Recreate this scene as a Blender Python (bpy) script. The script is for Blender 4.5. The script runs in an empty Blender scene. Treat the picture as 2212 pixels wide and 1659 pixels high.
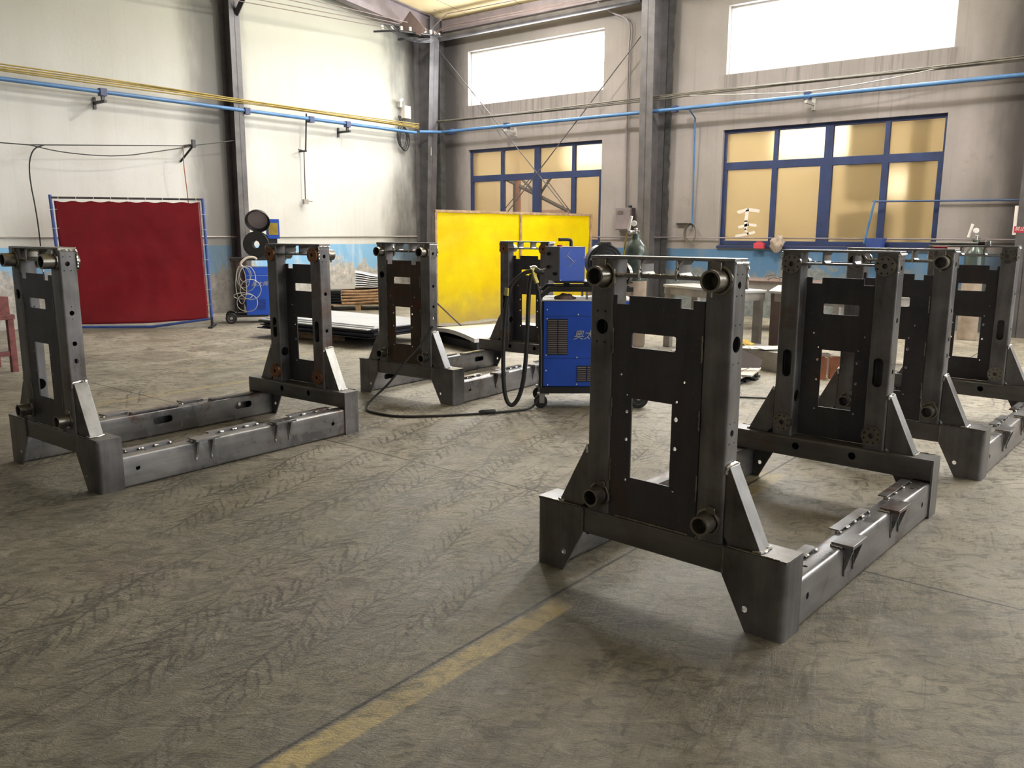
import bpy, bmesh, math, random
from mathutils import Vector, Matrix, Euler, noise
R = random.Random(7)
C = bpy.context.scene.collection
sc = bpy.context.scene

# ------------------------------------------------------------------ materials
def rgb(h):
    if isinstance(h, tuple): return (*h, 1)
    return (h, h, h, 1)
class N:
    def __init__(s, name):
        s.m = bpy.data.materials.new(name); s.m.use_nodes = True
        s.t = s.m.node_tree; s.n = s.t.nodes; s.l = s.t.links
        s.b = s.n['Principled BSDF']
    def new(s, ty, **k):
        o = s.n.new(ty)
        for a, v in k.items(): setattr(o, a, v)
        return o
    def link(s, a, b): s.l.new(a, b)
    def coord(s, kind='Object', scale=(1, 1, 1), rot=(0, 0, 0), loc=(0, 0, 0)):
        if kind == 'World': src = s.new('ShaderNodeNewGeometry').outputs['Position']
        else: src = s.new('ShaderNodeTexCoord').outputs[kind]
        m = s.new('ShaderNodeMapping'); m.inputs['Scale'].default_value = scale
        m.inputs['Rotation'].default_value = rot; m.inputs['Location'].default_value = loc
        s.link(src, m.inputs['Vector']); return m.outputs['Vector']
    def noise(s, vec, scale, detail=4, rough=.6, dist=0):
        o = s.new('ShaderNodeTexNoise'); o.inputs['Scale'].default_value = scale
        o.inputs['Detail'].default_value = detail; o.inputs['Roughness'].default_value = rough
        o.inputs['Distortion'].default_value = dist
        s.link(vec, o.inputs['Vector']); return o.outputs['Fac']
    def ramp(s, fac, stops):
        o = s.new('ShaderNodeValToRGB'); e = o.color_ramp.elements
        while len(e) < len(stops): e.new(.5)
        for i, (p, c) in enumerate(stops): e[i].position = p; e[i].color = rgb(c)
        s.link(fac, o.inputs['Fac']); return o.outputs['Color']
    def mix(s, fac, a, b, mode='MIX'):
        o = s.new('ShaderNodeMix', data_type='RGBA', blend_type=mode)
        for sock, v in ((o.inputs['Factor'], fac), (o.inputs[6], a), (o.inputs[7], b)):
            if isinstance(v, bpy.types.NodeSocket): s.link(v, sock)
            elif sock.name == 'Factor': sock.default_value = v
            else: sock.default_value = rgb(v)
        return o.outputs[2]
    def math(s, op, a, b=None, c=None, clamp=False):
        o = s.new('ShaderNodeMath', operation=op); o.use_clamp = clamp
        for i, v in enumerate((a, b, c)):
            if v is None: continue
            if isinstance(v, bpy.types.NodeSocket): s.link(v, o.inputs[i])
            else: o.inputs[i].default_value = v
        return o.outputs[0]
    def maprange(s, v, a, b, c=0, d=1, smooth=True):
        o = s.new('ShaderNodeMapRange', interpolation_type='SMOOTHSTEP' if smooth else 'LINEAR')
        s.link(v, o.inputs[0])
        for i, x in enumerate((a, b, c, d)): o.inputs[i + 1].default_value = x
        return o.outputs[0]
    def sep(s, vec):
        o = s.new('ShaderNodeSeparateXYZ'); s.link(vec, o.inputs[0]); return o.outputs
    def bump(s, h, strength=.3, dist=.01):
        o = s.new('ShaderNodeBump'); o.inputs['Strength'].default_value = strength
        o.inputs['Distance'].default_value = dist; s.link(h, o.inputs['Height'])
        s.link(o.outputs[0], s.b.inputs['Normal'])
    def set(s, **k):
        for a, v in k.items():
            a = {'color': 'Base Color', 'rough': 'Roughness', 'metal': 'Metallic', 'spec': 'Specular IOR Level',
                 'coat': 'Coat Weight', 'coatr': 'Coat Roughness', 'emit': 'Emission Color', 'emits': 'Emission Strength',
                 'alpha': 'Alpha', 'trans': 'Transmission Weight'}[a]
            i = s.b.inputs[a]
            if isinstance(v, bpy.types.NodeSocket): s.link(v, i)
            elif a in ('Base Color', 'Emission Color'): i.default_value = rgb(v)
            else: i.default_value = v
        return s.m
M = {}
def simple(name, col, rough=.5, metal=0, var=.25, scale=6, bump=0, **k):
    n = N(name); v = n.coord()
    f = n.noise(v, scale, 5)
    c = tuple(col) if not isinstance(col, (int, float)) else (col,) * 3
    lo = tuple(x * (1 - var) for x in c); hi = tuple(min(1, x * (1 + var)) for x in c)
    n.set(color=n.ramp(f, [(.3, lo), (.7, hi)]), rough=rough, metal=metal, **k)
    if bump: n.bump(n.noise(v, scale * 8, 3), bump, .004)
    M[name] = n.m; return n.m

def steel(name, dark, light, rust=0.5, rlo=.32, rhi=.55, metal=.75, seed=0, st=(22, 22, 1.6)):
    n = N(name); v = n.coord(loc=(seed, seed, seed)); oi = n.new('ShaderNodeObjectInfo').outputs['Random']
    off = n.new('ShaderNodeVectorMath', operation='ADD'); n.link(v, off.inputs[0])
    cmb = n.new('ShaderNodeCombineXYZ'); n.link(n.math('MULTIPLY', oi, 9.0), cmb.inputs[0]); n.link(cmb.outputs[0], off.inputs[1])
    v2 = off.outputs[0]
    m = n.new('ShaderNodeMapping'); m.inputs['Scale'].default_value = st; n.link(v2, m.inputs[0])
    streak = n.noise(m.outputs[0], 1.0, 5, .6)
    blot = n.noise(v2, 3.2, 6, .62, .4)
    base = n.ramp(n.math('ADD', n.math('MULTIPLY', streak, .35), n.math('MULTIPLY', blot, .65)), [(.34, dark), (.68, light)])
    rm = n.maprange(n.noise(v2, 1.7, 7, .68, .8), .54, .70, 0, rust)
    base = n.mix(rm, base, (.105, .043, .02))
    sc_ = n.maprange(n.noise(n.coord(scale=(1, 1, 1), rot=(.4, .7, .2)), 21, 3, .8, 3.5), .64, .70, 0, .5)
    base = n.mix(sc_, base, (.22, .20, .17))
    n.set(color=base, metal=metal, rough=n.maprange(blot, .3, .75, rlo, rhi))
    n.bump(n.noise(v2, 60, 3), .06, .002)
    M[name] = n.m; return n.m
steel('mill_scale_steel', (.060, .056, .056), (.22, .215, .22), .6, .30, .50, .45, seed=1)
steel('beam_steel', (.080, .077, .076), (.17, .165, .162), .5, .30, .5, .45, seed=12, st=(1.6, 22, 22))
steel('plate_steel', (.042, .041, .048), (.080, .078, .086), .35, .38, .6, .4, seed=3)
steel('rusty_plate_steel', (.04, .032, .028), (.11, .075, .055), 1.0, .4, .65, seed=5)
steel('rail_steel', (.11, .113, .122), (.34, .33, .33), .9, .24, .44, .65, seed=8, st=(22, 1.6, 22))
steel('ground_steel', (.17, .17, .172), (.36, .36, .362), .1, .34, .5, .85, seed=2)
steel('machined_steel', (.14, .13, .11), (.32, .30, .26), .3, .22, .4, .85, seed=4)
steel('rusty_machined_steel', (.13, .06, .03), (.30, .15, .08), .9, .4, .6, .6, seed=6)
steel('bright_weld', (.35, .35, .34), (.75, .74, .72), .1, .2, .4, .9, seed=7)
simple('column_paint', (.085, .080, .085), .55, 0, .35, 4)
simple('black_paint', (.018, .018, .02), .45, 0, .3, 5)
simple('black_rubber', (.016, .016, .017), .55, 0, .3, 9)
simple('blue_machine_paint', (.013, .078, .52), .42, 0, .12, 3)
simple('navy_frame_paint', (.018, .032, .10), .5, 0, .3, 4)
simple('blue_tube_paint', (.05, .09, .32), .4, 0, .2, 5)
simple('blue_pipe_paint', (.055, .15, .32), .45, 0, .25, 3)
simple('dark_blue_pipe_paint', (.03, .07, .18), .5, 0, .25, 3)
simple('grey_cable', (.10, .09, .07), .6, 0, .3, 6)
simple('yellow_cable', (.30, .22, .05), .6, 0, .3, 6)
simple('pale_wire', (.42, .41, .38), .4, .3, .2, 8)
simple('white_pvc', (.75, .73, .70), .5, 0, .05, 3)
simple('pale_grey_box', (.42, .40, .37), .5, 0, .1, 3)
simple('red_bench_paint', (.17, .045, .045), .55, 0, .45, 14, .2)
simple('bench_steel', (.32, .30, .28), .5, .2, .3, 4)
simple('bench_top_steel', (.55, .54, .52), .35, .5, .2, 3)
simple('brown_steel', (.14, .10, .09), .6, .2, .3, 4)
simple('galvanised_sheet', (.62, .63, .66), .33, .4, .08, 2)
simple('white_sheet', (.66, .65, .64), .5, 0, .1, 2)
simple('dark_sheet', (.030, .033, .042), .45, .5, .3, 4)
simple('wood', (.36, .24, .14), .75, 0, .4, 12, .3)
simple('rusty_brown_sheet', (.34, .21, .12), .8, 0, .45, 9, .5)
simple('yellow_glove_cloth', (.60, .42, .10), .8, 0, .25, 12, .4)
simple('copper_brown', (.30, .11, .05), .6, .1, .35, 6)
simple('concrete_drum', (.33, .27, .21), .8, 0, .15, 5, .2)
simple('pale_card', (.60, .55, .48), .7, 0, .1, 4)
simple('rag_cloth', (.33, .27, .22), .9, 0, .4, 10, .5)
simple('red_plastic', (.50, .05, .08), .5, 0, .1, 5)
simple('sign_red', (.42, .03, .06), .5, 0, .05, 5)
simple('sign_white', (.72, .66, .60), .5, 0, .04, 5)
simple('silver_letter', (.45, .47, .47), .5, .1, .1, 5)
simple('yellow_label', (.35, .25, .03), .5, 0, .2, 8)
simple('ceramic_insulator', (.62, .57, .53), .25, 0, .1, 5)
simple('gas_bottle_paint', (.055, .075, .070), .25, .2, .25, 6)
simple('gas_bottle_body', (.38, .31, .25), .5, 0, .25, 5)
simple('yellow_brass', (.5, .42, .12), .35, .7, .2, 8)
simple('truss_dark', (.05, .035, .03), .7, 0, .2, 4)
simple('back_room_wall_paint', (.66, .58, .46), .9, 0, .12, .6)
simple('back_room_pink_brick', (.42, .28, .22), .9, 0, .2, 2)
simple('back_room_grey', (.16, .14, .12), .8, 0, .2, 2)
simple('soot_mortar', (.05, .05, .05), .9, 0, .4, 7, .5)
simple('beam_grey', (.20, .17, .18), .6, 0, .25, 2)
simple('tyre_rim', (.45, .45, .45), .35, .7, .15, 6)

def emis(name, col, s):
    n = N(name); n.set(color=(.8, .8, .8), emit=col, emits=s, rough=.3); M[name] = n.m
emis('daylight_glass', (.96, .98, 1.0), 26.0)
emis('side_fill_glass', (.95, .98, 1.0), 7.5)
emis('skylight_panel', (.97, .99, 1.0), 7.0)
emis('far_window_glow', (1.0, .93, .80), 5.0)
emis('far_grid_glow', (1.0, .95, .85), 3.0)

# amber film glass: half clear, half scattering
n = N('amber_glass'); n.n.remove(n.b)
out = n.n['Material Output']
tr = n.new('ShaderNodeBsdfRefraction'); tr.inputs['IOR'].default_value = 1.22; tr.inputs['Roughness'].default_value = .38; tl = n.new('ShaderNodeBsdfTranslucent'); gl = n.new('ShaderNodeBsdfGlossy'); df = n.new('ShaderNodeBsdfDiffuse')
f = n.noise(n.coord(), 1.3, 4)
tr.inputs[0].default_value = (1.0, .94, .80, 1)
n.link(n.ramp(f, [(.3, (.84, .73, .52)), (.75, (.94, .86, .66))]), tl.inputs[0]); df.inputs[0].default_value = (.45, .34, .16, 1)
gl.inputs['Roughness'].default_value = .12
m1 = n.new('ShaderNodeMixShader'); m1.inputs[0].default_value = .34; n.link(tr.outputs[0], m1.inputs[1]); n.link(tl.outputs[0], m1.inputs[2])
m2 = n.new('ShaderNodeMixShader'); m2.inputs[0].default_value = .12; n.link(m1.outputs[0], m2.inputs[1]); n.link(df.outputs[0], m2.inputs[2])
m3 = n.new('ShaderNodeMixShader'); m3.inputs[0].default_value = .05; n.link(m2.outputs[0], m3.inputs[1]); n.link(gl.outputs[0], m3.inputs[2])
n.link(m3.outputs[0], out.inputs[0]); M['amber_glass'] = n.m
# clear pane
n = N('clear_glass'); n.n.remove(n.b); out = n.n['Material Output']
tr = n.new('ShaderNodeBsdfTransparent'); gl = n.new('ShaderNodeBsdfGlossy'); gl.inputs['Roughness'].default_value = .05
tr.inputs[0].default_value = (.93, .88, .82, 1)
m1 = n.new('ShaderNodeMixShader'); m1.inputs[0].default_value = .06; n.link(tr.outputs[0], m1.inputs[1]); n.link(gl.outputs[0], m1.inputs[2])
n.link(m1.outputs[0], out.inputs[0]); M['clear_glass'] = n.m
# vinyl curtains
n = N('red_vinyl'); v = n.coord(); f = n.noise(v, 1.1, 3)
n.set(color=n.ramp(f, [(.3, (.20, .010, .018)), (.75, (.31, .016, .028))]), rough=.22, spec=.5)
n.bump(n.noise(v, 2.2, 3), .5, .03); M['red_vinyl'] = n.m
n = N('yellow_vinyl'); v = n.coord('World')
zz = n.sep(v)[2]
dirt = n.math('MULTIPLY', n.maprange(n.math('ADD', zz, n.math('MULTIPLY', n.noise(v, 3.5, 6), .6)), .25, .95, 1, 0), .75)
col = n.mix(dirt, n.ramp(n.noise(v, 1.6, 4), [(.3, (.80, .55, .0)), (.7, (.92, .74, .0))]), (.42, .31, .12))
n.set(color=col, rough=.45); n.bump(n.noise(v, 2.5, 3), .3, .02)
tlb = n.new('ShaderNodeBsdfTranslucent'); n.link(col, tlb.inputs[0])
mx = n.new('ShaderNodeMixShader'); mx.inputs[0].default_value = .5
n.link(n.b.outputs[0], mx.inputs[1]); n.link(tlb.outputs[0], mx.inputs[2]); n.link(mx.outputs[0], n.n['Material Output'].inputs[0])
M['yellow_vinyl'] = n.m

# walls
def wall_mat(name, top, top2, dado, dado2, low, axis, soot_shade, streak_amt, zdado, drips=(), hi=.6):
    n = N(name); v = n.coord('World'); xyz = n.sep(v); along = xyz[axis]; z = xyz[2]
    st = n.coord('World', (1.6, 1.6, .22)); s1 = n.noise(st, 1.2, 6, .6); s2 = n.noise(n.coord('World', (14, 14, .35)), 1, 4, .6)
    bl = n.noise(v, .55, 6, .6)
    c = n.mix(n.maprange(n.math('ADD', n.math('MULTIPLY', s1, .35), n.math('MULTIPLY', bl, .65)), .34, .66), top2, top)
    c = n.mix(n.math('MULTIPLY', n.maprange(s2, .56, .74), streak_amt), c, tuple(x * .55 for x in top2))
    c = n.mix(n.maprange(z, 2.6, 5.6, 0, hi), c, tuple(x * k_ for x, k_ in zip(top2, (.56, .56, .47))))  # upper wall darkened in colour: olive stain plus weaker light
    c = n.mix(n.math('MULTIPLY', n.maprange(n.noise(v, 2.2, 7, .7), .6, .74), .30), c, tuple(x * .55 for x in top2))
    for (x0, x1, z1, z0) in drips:       # run marks under the sills
        inb = n.math('MULTIPLY', n.maprange(along, x0 - .1, x0 + .1), n.maprange(along, x1 - .1, x1 + .1, 1, 0))
        band = n.math('MULTIPLY', inb, n.math('MULTIPLY', n.maprange(z, z0, z1, 0, 1), n.maprange(z, z1, z1 + .03, 1, 0)))
        dr = n.maprange(n.noise(n.coord('World', (9, 9, .25)), 1.3, 5, .7), .48, .62)
        c = n.mix(n.math('MULTIPLY', n.math('MULTIPLY', dr, band), .6), c, tuple(x * .40 for x in top2))
        c = n.mix(n.math('MULTIPLY', band, .25), c, tuple(x * .55 for x in top2))
    # dado paint, its worn edge and bare plaster under it
    wob = n.math('MULTIPLY', n.math('SUBTRACT', n.noise(v, 5, 3), .5), .02)
    dm = n.maprange(n.math('ADD', z, wob), zdado - .006, zdado + .006, 1, 0)
    dcol = n.mix(n.maprange(n.noise(n.coord('World', (2.2, 2.2, .5)), 1.6, 5, .6), .48, .74), dado, dado2)
    peel = n.maprange(n.math('ADD', n.math('MULTIPLY', n.noise(v, 2.6, 8, .72), 1.15), n.math('MULTIPLY', z, -.85)), -.16, -.06)
    pc = n.ramp(n.noise(v, 11, 6, .7), [(.35, tuple(x * .6 for x in low)), (.6, low), (.75, tuple(min(1, x * 1.5) for x in low))])
    dcol = n.mix(peel, dcol, pc)
    c = n.mix(dm, c, dcol)
    for (a, w, s) in soot_shade:               # sooty bands beside the steel posts, post shadow darkened in as well
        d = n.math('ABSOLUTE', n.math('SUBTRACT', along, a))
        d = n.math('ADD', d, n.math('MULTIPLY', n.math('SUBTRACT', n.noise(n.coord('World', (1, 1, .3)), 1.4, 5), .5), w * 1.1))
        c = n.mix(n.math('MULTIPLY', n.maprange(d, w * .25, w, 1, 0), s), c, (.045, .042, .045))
    n.set(color=c, rough=.85, spec=.25)
    n.bump(n.math('ADD', n.noise(v, 25, 4), n.math('MULTIPLY', n.noise(v, 2, 4), 2)), .18, .01)
    M[name] = n.m
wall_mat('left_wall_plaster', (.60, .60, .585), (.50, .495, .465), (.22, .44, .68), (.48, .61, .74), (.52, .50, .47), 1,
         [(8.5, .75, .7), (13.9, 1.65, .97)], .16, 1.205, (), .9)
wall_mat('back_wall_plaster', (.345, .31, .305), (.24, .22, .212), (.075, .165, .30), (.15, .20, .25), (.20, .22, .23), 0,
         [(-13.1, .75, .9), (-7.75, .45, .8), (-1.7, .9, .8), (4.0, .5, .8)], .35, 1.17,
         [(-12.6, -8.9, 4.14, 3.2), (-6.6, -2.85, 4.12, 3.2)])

# floor
n = N('workshop_concrete'); v = n.coord('World'); xyz = n.sep(v); X, Y = xyz[0], xyz[1]
big = n.noise(v, .35, 5, .6); mid = n.noise(v, 2.2, 8, .72, .6); fine = n.noise(v, 14, 6, .7)
c = n.mix(n.maprange(mid, .33, .68), (.24, .215, .17), (.45, .41, .34))
dl = n.maprange(n.math('ADD', Y, n.math('ADD', n.math('MULTIPLY', n.noise(v, .5, 5), 5.0), n.math('MULTIPLY', X, -.12))), 5.0, 8.2, 1, 0)  # near floor darkened in colour: traffic dirt and light falloff together
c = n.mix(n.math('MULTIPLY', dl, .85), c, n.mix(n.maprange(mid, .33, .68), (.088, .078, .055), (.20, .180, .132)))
c = n.mix(n.math('MULTIPLY', n.maprange(big, .42, .66), .5), c, (.145, .142, .112))
c = n.mix(n.math('MULTIPLY', n.maprange(n.noise(v, .9, 3, .5), .55, .7), .5), c, (.19, .155, .135))
def aniso(ang, sx, sy, sc_, dist=1.2, det=7, r_=.75):
    sv = n.coord('World', (1, 1, 1), (0, 0, math.radians(ang)))
    sm = n.new('ShaderNodeMapping'); sm.inputs['Scale'].default_value = (sx, sy, 1); n.link(sv, sm.inputs[0])
    return n.noise(sm.outputs[0], sc_, det, r_, dist)
scuff = aniso(-38, 4.2, 7.5, 1.9, 1.1, 7, .72)
scuff2 = aniso(-104, 1.3, 8, 2.0, .8)
feather = aniso(-30, 5, 13, 2.6, 3.4, 4, .7)
c = n.mix(n.math('MULTIPLY', n.maprange(scuff, .50, .62), .72), c, (.060, .054, .040))
c = n.mix(n.math('MULTIPLY', n.maprange(scuff2, .54, .66), .55), c, (.055, .050, .038))
c = n.mix(n.math('MULTIPLY', n.maprange(scuff, .47, .36), .35), c, (.30, .28, .23))
fl_ = n.math('MULTIPLY', n.maprange(n.math('ABSOLUTE', n.math('SUBTRACT', feather, .5)), .0, .018, 1, 0), n.maprange(n.noise(v, .8, 4), .40, .55))
c = n.mix(n.math('MULTIPLY', fl_, .9), c, (.030, .028, .022))
scr = n.noise(v, 6.0, 3, .6, 5.5)
sl = n.math('MULTIPLY', n.maprange(n.math('ABSOLUTE', n.math('SUBTRACT', scr, .5)), .0, .02, 1, 0), n.maprange(n.noise(v, 1.1, 3), .47, .6))
c = n.mix(n.math('MULTIPLY', sl, .75), c, (.035, .033, .028))
# tyre tracks: chevron tread along slanted lanes
def lane(c, ang, off, half, k=34, amt=.55, slope=1.3, arc=None):
    if arc is None:
        ca, sa = math.cos(ang), math.sin(ang)
        al = n.math('ADD', n.math('MULTIPLY', X, ca), n.math('MULTIPLY', Y, sa))
        ac = n.math('SUBTRACT', n.math('ADD', n.math('MULTIPLY', X, -sa), n.math('MULTIPLY', Y, ca)), off)
    else:
        cx, cy, rad = arc
        dx = n.math('SUBTRACT', X, cx); dy = n.math('SUBTRACT', Y, cy)
        rr = n.math('SQRT', n.math('ADD', n.math('MULTIPLY', dx, dx), n.math('MULTIPLY', dy, dy)))
        ac = n.math('SUBTRACT', rr, rad); al = n.math('MULTIPLY', n.math('ARCTAN2', dy, dx), rad)
    aa = n.math('ABSOLUTE', ac)
    ph = n.math('MULTIPLY', n.math('ADD', al, n.math('MULTIPLY', aa, slope)), k)
    ph = n.math('ADD', ph, n.math('MULTIPLY', n.noise(v, 7, 4, .7), 11.0))
    tread = n.math('MULTIPLY', n.maprange(n.math('SINE', ph), .35, .85), n.maprange(n.noise(v, 9, 4, .7), .40, .55))
    mask = n.math('MULTIPLY', n.maprange(aa, half * .8, half, 1, 0), n.maprange(n.noise(v, 1.6, 5, .7), .40, .56))
    edge = n.math('MULTIPLY', n.maprange(n.math('ABSOLUTE', n.math('ADD', n.math('SUBTRACT', aa, half * .35), n.math('MULTIPLY', n.math('SUBTRACT', n.noise(v, 5, 3), .5), .08))), 0, .014, 1, 0), n.maprange(n.noise(v, 1.2, 4), .45, .6))
    c = n.mix(n.math('MULTIPLY', n.math('MULTIPLY', tread, mask), amt), c, (.040, .036, .028))
    return n.mix(n.math('MULTIPLY', edge, .75), c, (.042, .038, .030))
A1 = math.radians(104)
def off(a, x, y): return -math.sin(a) * x + math.cos(a) * y
for (x, y, h, k, a) in [(-2.75, 1.8, .14, 70, .85), (-3.35, 2.2, .15, 62, .8), (-3.9, 2.6, .14, 70, .75), (-2.3, 2.2, .12, 66, .8), (-4.6, 2.7, .14, 62, .7), (-5.3, 3.0, .12, 66, .6)][:2]:
    c = lane(c, A1, off(A1, x, y), h, k, a)
def tread_field(c, deg, pitch, k, slope, seed, amt):
    ca, sa = math.cos(math.radians(deg)), math.sin(math.radians(deg))
    al = n.math('ADD', n.math('MULTIPLY', X, ca), n.math('MULTIPLY', Y, sa))
    ac = n.math('ADD', n.math('ADD', n.math('MULTIPLY', X, -sa), n.math('MULTIPLY', Y, ca)), n.math('MULTIPLY', n.noise(n.coord('World', (1, 1, 1), loc=(seed, 0, 0)), .7, 2), .5))
    fr = n.math('SUBTRACT', n.math('FRACT', n.math('MULTIPLY', n.math('ADD', ac, 50.0), 1 / pitch)), .5)
    aa = n.math('MULTIPLY', n.math('ABSOLUTE', n.math('ADD', fr, n.math('MULTIPLY', n.math('SUBTRACT', n.noise(v, 14, 3), .5), .10))), pitch)
    ph = n.math('ADD', n.math('MULTIPLY', n.math('SUBTRACT', al, n.math('MULTIPLY', aa, slope)), k), n.math('MULTIPLY', n.noise(v, 9, 4, .7), 7.0))
    tr_ = n.math('MULTIPLY', n.maprange(n.math('SINE', ph), .45, .95), n.maprange(aa, pitch * .18, pitch * .42, 1, 0))
    reg = n.math('MULTIPLY', n.maprange(X, -6.5, -5.2), n.math('MULTIPLY', n.maprange(X, -2.1, -1.85, 1, .12), n.maprange(Y, 4.6, 7.0, 1, .1)))
    mk = n.math('MULTIPLY', n.maprange(n.noise(n.coord('World', (1, 1, 1), loc=(seed, 4, 0)), 1.0, 5, .65), .42, .58), reg)
    ln = n.maprange(aa, .002, .013, 1, 0)
    c = n.mix(n.math('MULTIPLY', n.math('MULTIPLY', tr_, n.math('MULTIPLY', mk, n.maprange(n.noise(v, 12, 4, .7), .38, .5))), amt), c, (.038, .034, .026))
    return n.mix(n.math('MULTIPLY', n.math('MULTIPLY', ln, mk), .7), c, (.040, .036, .028))
c = tread_field(c, 105, .33, 74, 1.5, 0, .85)
c = tread_field(c, 112, .41, 92, -1.3, 7, .7)
c = lane(c, 0, 0, .13, 75, .75, 1.0, (-5.0, 7.2, 4.25))
c = lane(c, 0, 0, .12, 75, .7, 1.0, (-4.6, 7.6, 3.55))
# yellow paint lines, worn
def yline(c, xc, w, y0, y1, amt):
    wob = n.math('MULTIPLY', n.math('SUBTRACT', n.noise(v, 2.5, 3), .5), .035)
    m = n.maprange(n.math('ABSOLUTE', n.math('SUBTRACT', n.math('ADD', X, wob), xc)), w - .008, w + .008, 1, 0)
    m = n.math('MULTIPLY', m, n.math('MULTIPLY', n.maprange(Y, y0 - .15, y0, 0, 1), n.maprange(Y, y1, y1 + .15, 1, 0)))
    wear = n.maprange(n.math('ADD', n.math('MULTIPLY', mid, .6), n.math('MULTIPLY', scuff, .4)), .40, .60, 1, .25)
    return n.mix(n.math('MULTIPLY', n.math('MULTIPLY', n.math('MULTIPLY', m, wear), n.maprange(scuff, .50, .64, 1, .45)), amt), c, (.42, .33, .13))
c = yline(c, -1.765, .05, -4, 2.45, .85)
c = yline(c, -1.80, .075, 4.35, 4.75, .75)
c = yline(c, -7.07, .045, 3.0, 5.8, .45)
c = yline(c, -8.15, .04, 4.6, 6.6, .35)
# pale concrete patch of the cable trench under the front frame
patch = n.math('MULTIPLY', n.math('MULTIPLY', n.maprange(X, -1.72, -1.62, 0, 1), n.maprange(X, -1.1, -1.0, 1, 0)), n.math('MULTIPLY', n.maprange(Y, 2.5, 2.6, 0, 1), n.maprange(Y, 3.3, 3.4, 1, 0)))
c = n.mix(n.math('MULTIPLY', patch, .35), c, (.20, .20, .20))
def joint(c, axis, pos, w=.010):
    wob = n.math('MULTIPLY', n.math('SUBTRACT', n.noise(v, 9, 3), .5), .012)
    d = n.math('ABSOLUTE', n.math('SUBTRACT', n.math('ADD', axis, wob), pos))
    return n.mix(n.maprange(d, w * .4, w, .9, 0), c, (.012, .011, .009))
c = joint(c, X, -1.835); c = joint(c, Y, 3.62, .009); c = joint(c, X, 2.2); c = joint(c, X, -9.9); c = joint(c, Y, 9.6)
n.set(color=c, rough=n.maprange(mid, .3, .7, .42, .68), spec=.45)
hb = n.math('ADD', n.math('MULTIPLY', n.math('ADD', scuff, scuff2), -.7), n.math('ADD', n.math('MULTIPLY', fine, .18), n.math('MULTIPLY', feather, .35)))
n.bump(hb, .6, .016); M['workshop_concrete'] = n.m
# ceiling insulation
n = N('ceiling_insulation'); v = n.coord('World'); x = n.sep(v)[0]
seam = n.math('FRACT', n.math('MULTIPLY', n.math('ADD', x, 20.0), .72))
c = n.ramp(n.noise(v, .8, 5), [(.3, (.80, .62, .33)), (.7, (.95, .82, .50))])
c = n.mix(n.maprange(n.math('ABSOLUTE', n.math('SUBTRACT', seam, .5)), .0, .014, .8, 0), c, (.14, .08, .04))
c = n.mix(n.maprange(n.noise(v, 2.4, 7, .7), .66, .74, 0, .7), c, (.25, .13, .06))
n.set(color=c, rough=.8); M['ceiling_insulation'] = n.m

# ------------------------------------------------------------------ mesh helpers
def box(bm, a, b, mi=0, M4=None):
    (x0, y0, z0), (x1, y1, z1) = a, b
    x0, x1 = sorted((x0, x1)); y0, y1 = sorted((y0, y1)); z0, z1 = sorted((z0, z1))
    vs = [bm.verts.new((x, y, z)) for x in (x0, x1) for y in (y0, y1) for z in (z0, z1)]
    fs = [(0, 1, 3, 2), (4, 6, 7, 5), (0, 4, 5, 1), (2, 3, 7, 6), (0, 2, 6, 4), (1, 5, 7, 3)]
    for f in fs:
        q = bm.faces.new([vs[i] for i in f]); q.material_index = mi
    if M4 is not None: bmesh.ops.transform(bm, matrix=M4, verts=vs)
    return vs
def frame_of(d):
    d = Vector(d).normalized(); a = Vector((0, 0, 1)) if abs(d.z) < .9 else Vector((1, 0, 0))
    u = d.cross(a).normalized(); return u, d.cross(u).normalized(), d
def ring(bm, c, u, w, r, seg, ph=0):
    return [bm.verts.new(Vector(c) + u * (r * math.cos(ph + 2 * math.pi * i / seg)) + w * (r * math.sin(ph + 2 * math.pi * i / seg))) for i in range(seg)]
def bridge(bm, a, b, mi=0):
    k = len(a)
    for i in range(k):
        f = bm.faces.new((a[i], a[(i + 1) % k], b[(i + 1) % k], b[i])); f.material_index = mi
def lathe(bm, base, axis, prof, seg=20, mi=0, close=False):
    """prof: list of (distance along axis, radius)"""
    u, w, d = frame_of(axis); prev = None; first = None
    for (t, r) in prof:
        c = Vector(base) + d * t
        rg = ring(bm, c, u, w, max(r, 1e-4), seg)
        if prev: bridge(bm, prev, rg, mi)
        else: first = rg
        prev = rg
    if close: bridge(bm, prev, first, mi)
    else:
        f = bm.faces.new(first); f.material_index = mi; f = bm.faces.new(prev); f.material_index = mi
def cyl(bm, p0, p1, r, seg=16, mi=0, r1=None):
    d = Vector(p1) - Vector(p0); lathe(bm, p0, d, [(0, r), (d.length, r if r1 is None else r1)], seg, mi)
def tube(bm, pts, r, seg=8, mi=0, smooth=2, rad=None):
    pts = [Vector(p) for p in pts]
    for _ in range(smooth if len(pts) > 2 else 0):
        q = [pts[0]]
        for a, b in zip(pts, pts[1:]): q += [a * .75 + b * .25, a * .25 + b * .75]
        pts = q + [pts[-1]]
    u = None; prev = None
    for i, p in enumerate(pts):
        d = (pts[min(i + 1, len(pts) - 1)] - pts[max(i - 1, 0)])
        if d.length < 1e-9: continue
        d.normalize()
        if u is None: u = frame_of(d)[0]
        u = (u - d * u.dot(d)).normalized(); w = d.cross(u)
        rr = rad(i) if rad else r
        rg = ring(bm, p, u, w, rr, seg)
        if prev: bridge(bm, prev, rg, mi)
        else: bm.faces.new(rg).material_index = mi
        prev = rg
    bm.faces.new(prev).material_index = mi
def circ(cx, cy, r, seg=20, ry=None, ph=0):
    ry = r if ry is None else ry
    return [(cx + r * math.cos(ph + 2 * math.pi * i / seg), cy + ry * math.sin(ph + 2 * math.pi * i / seg)) for i in range(seg)]
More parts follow.
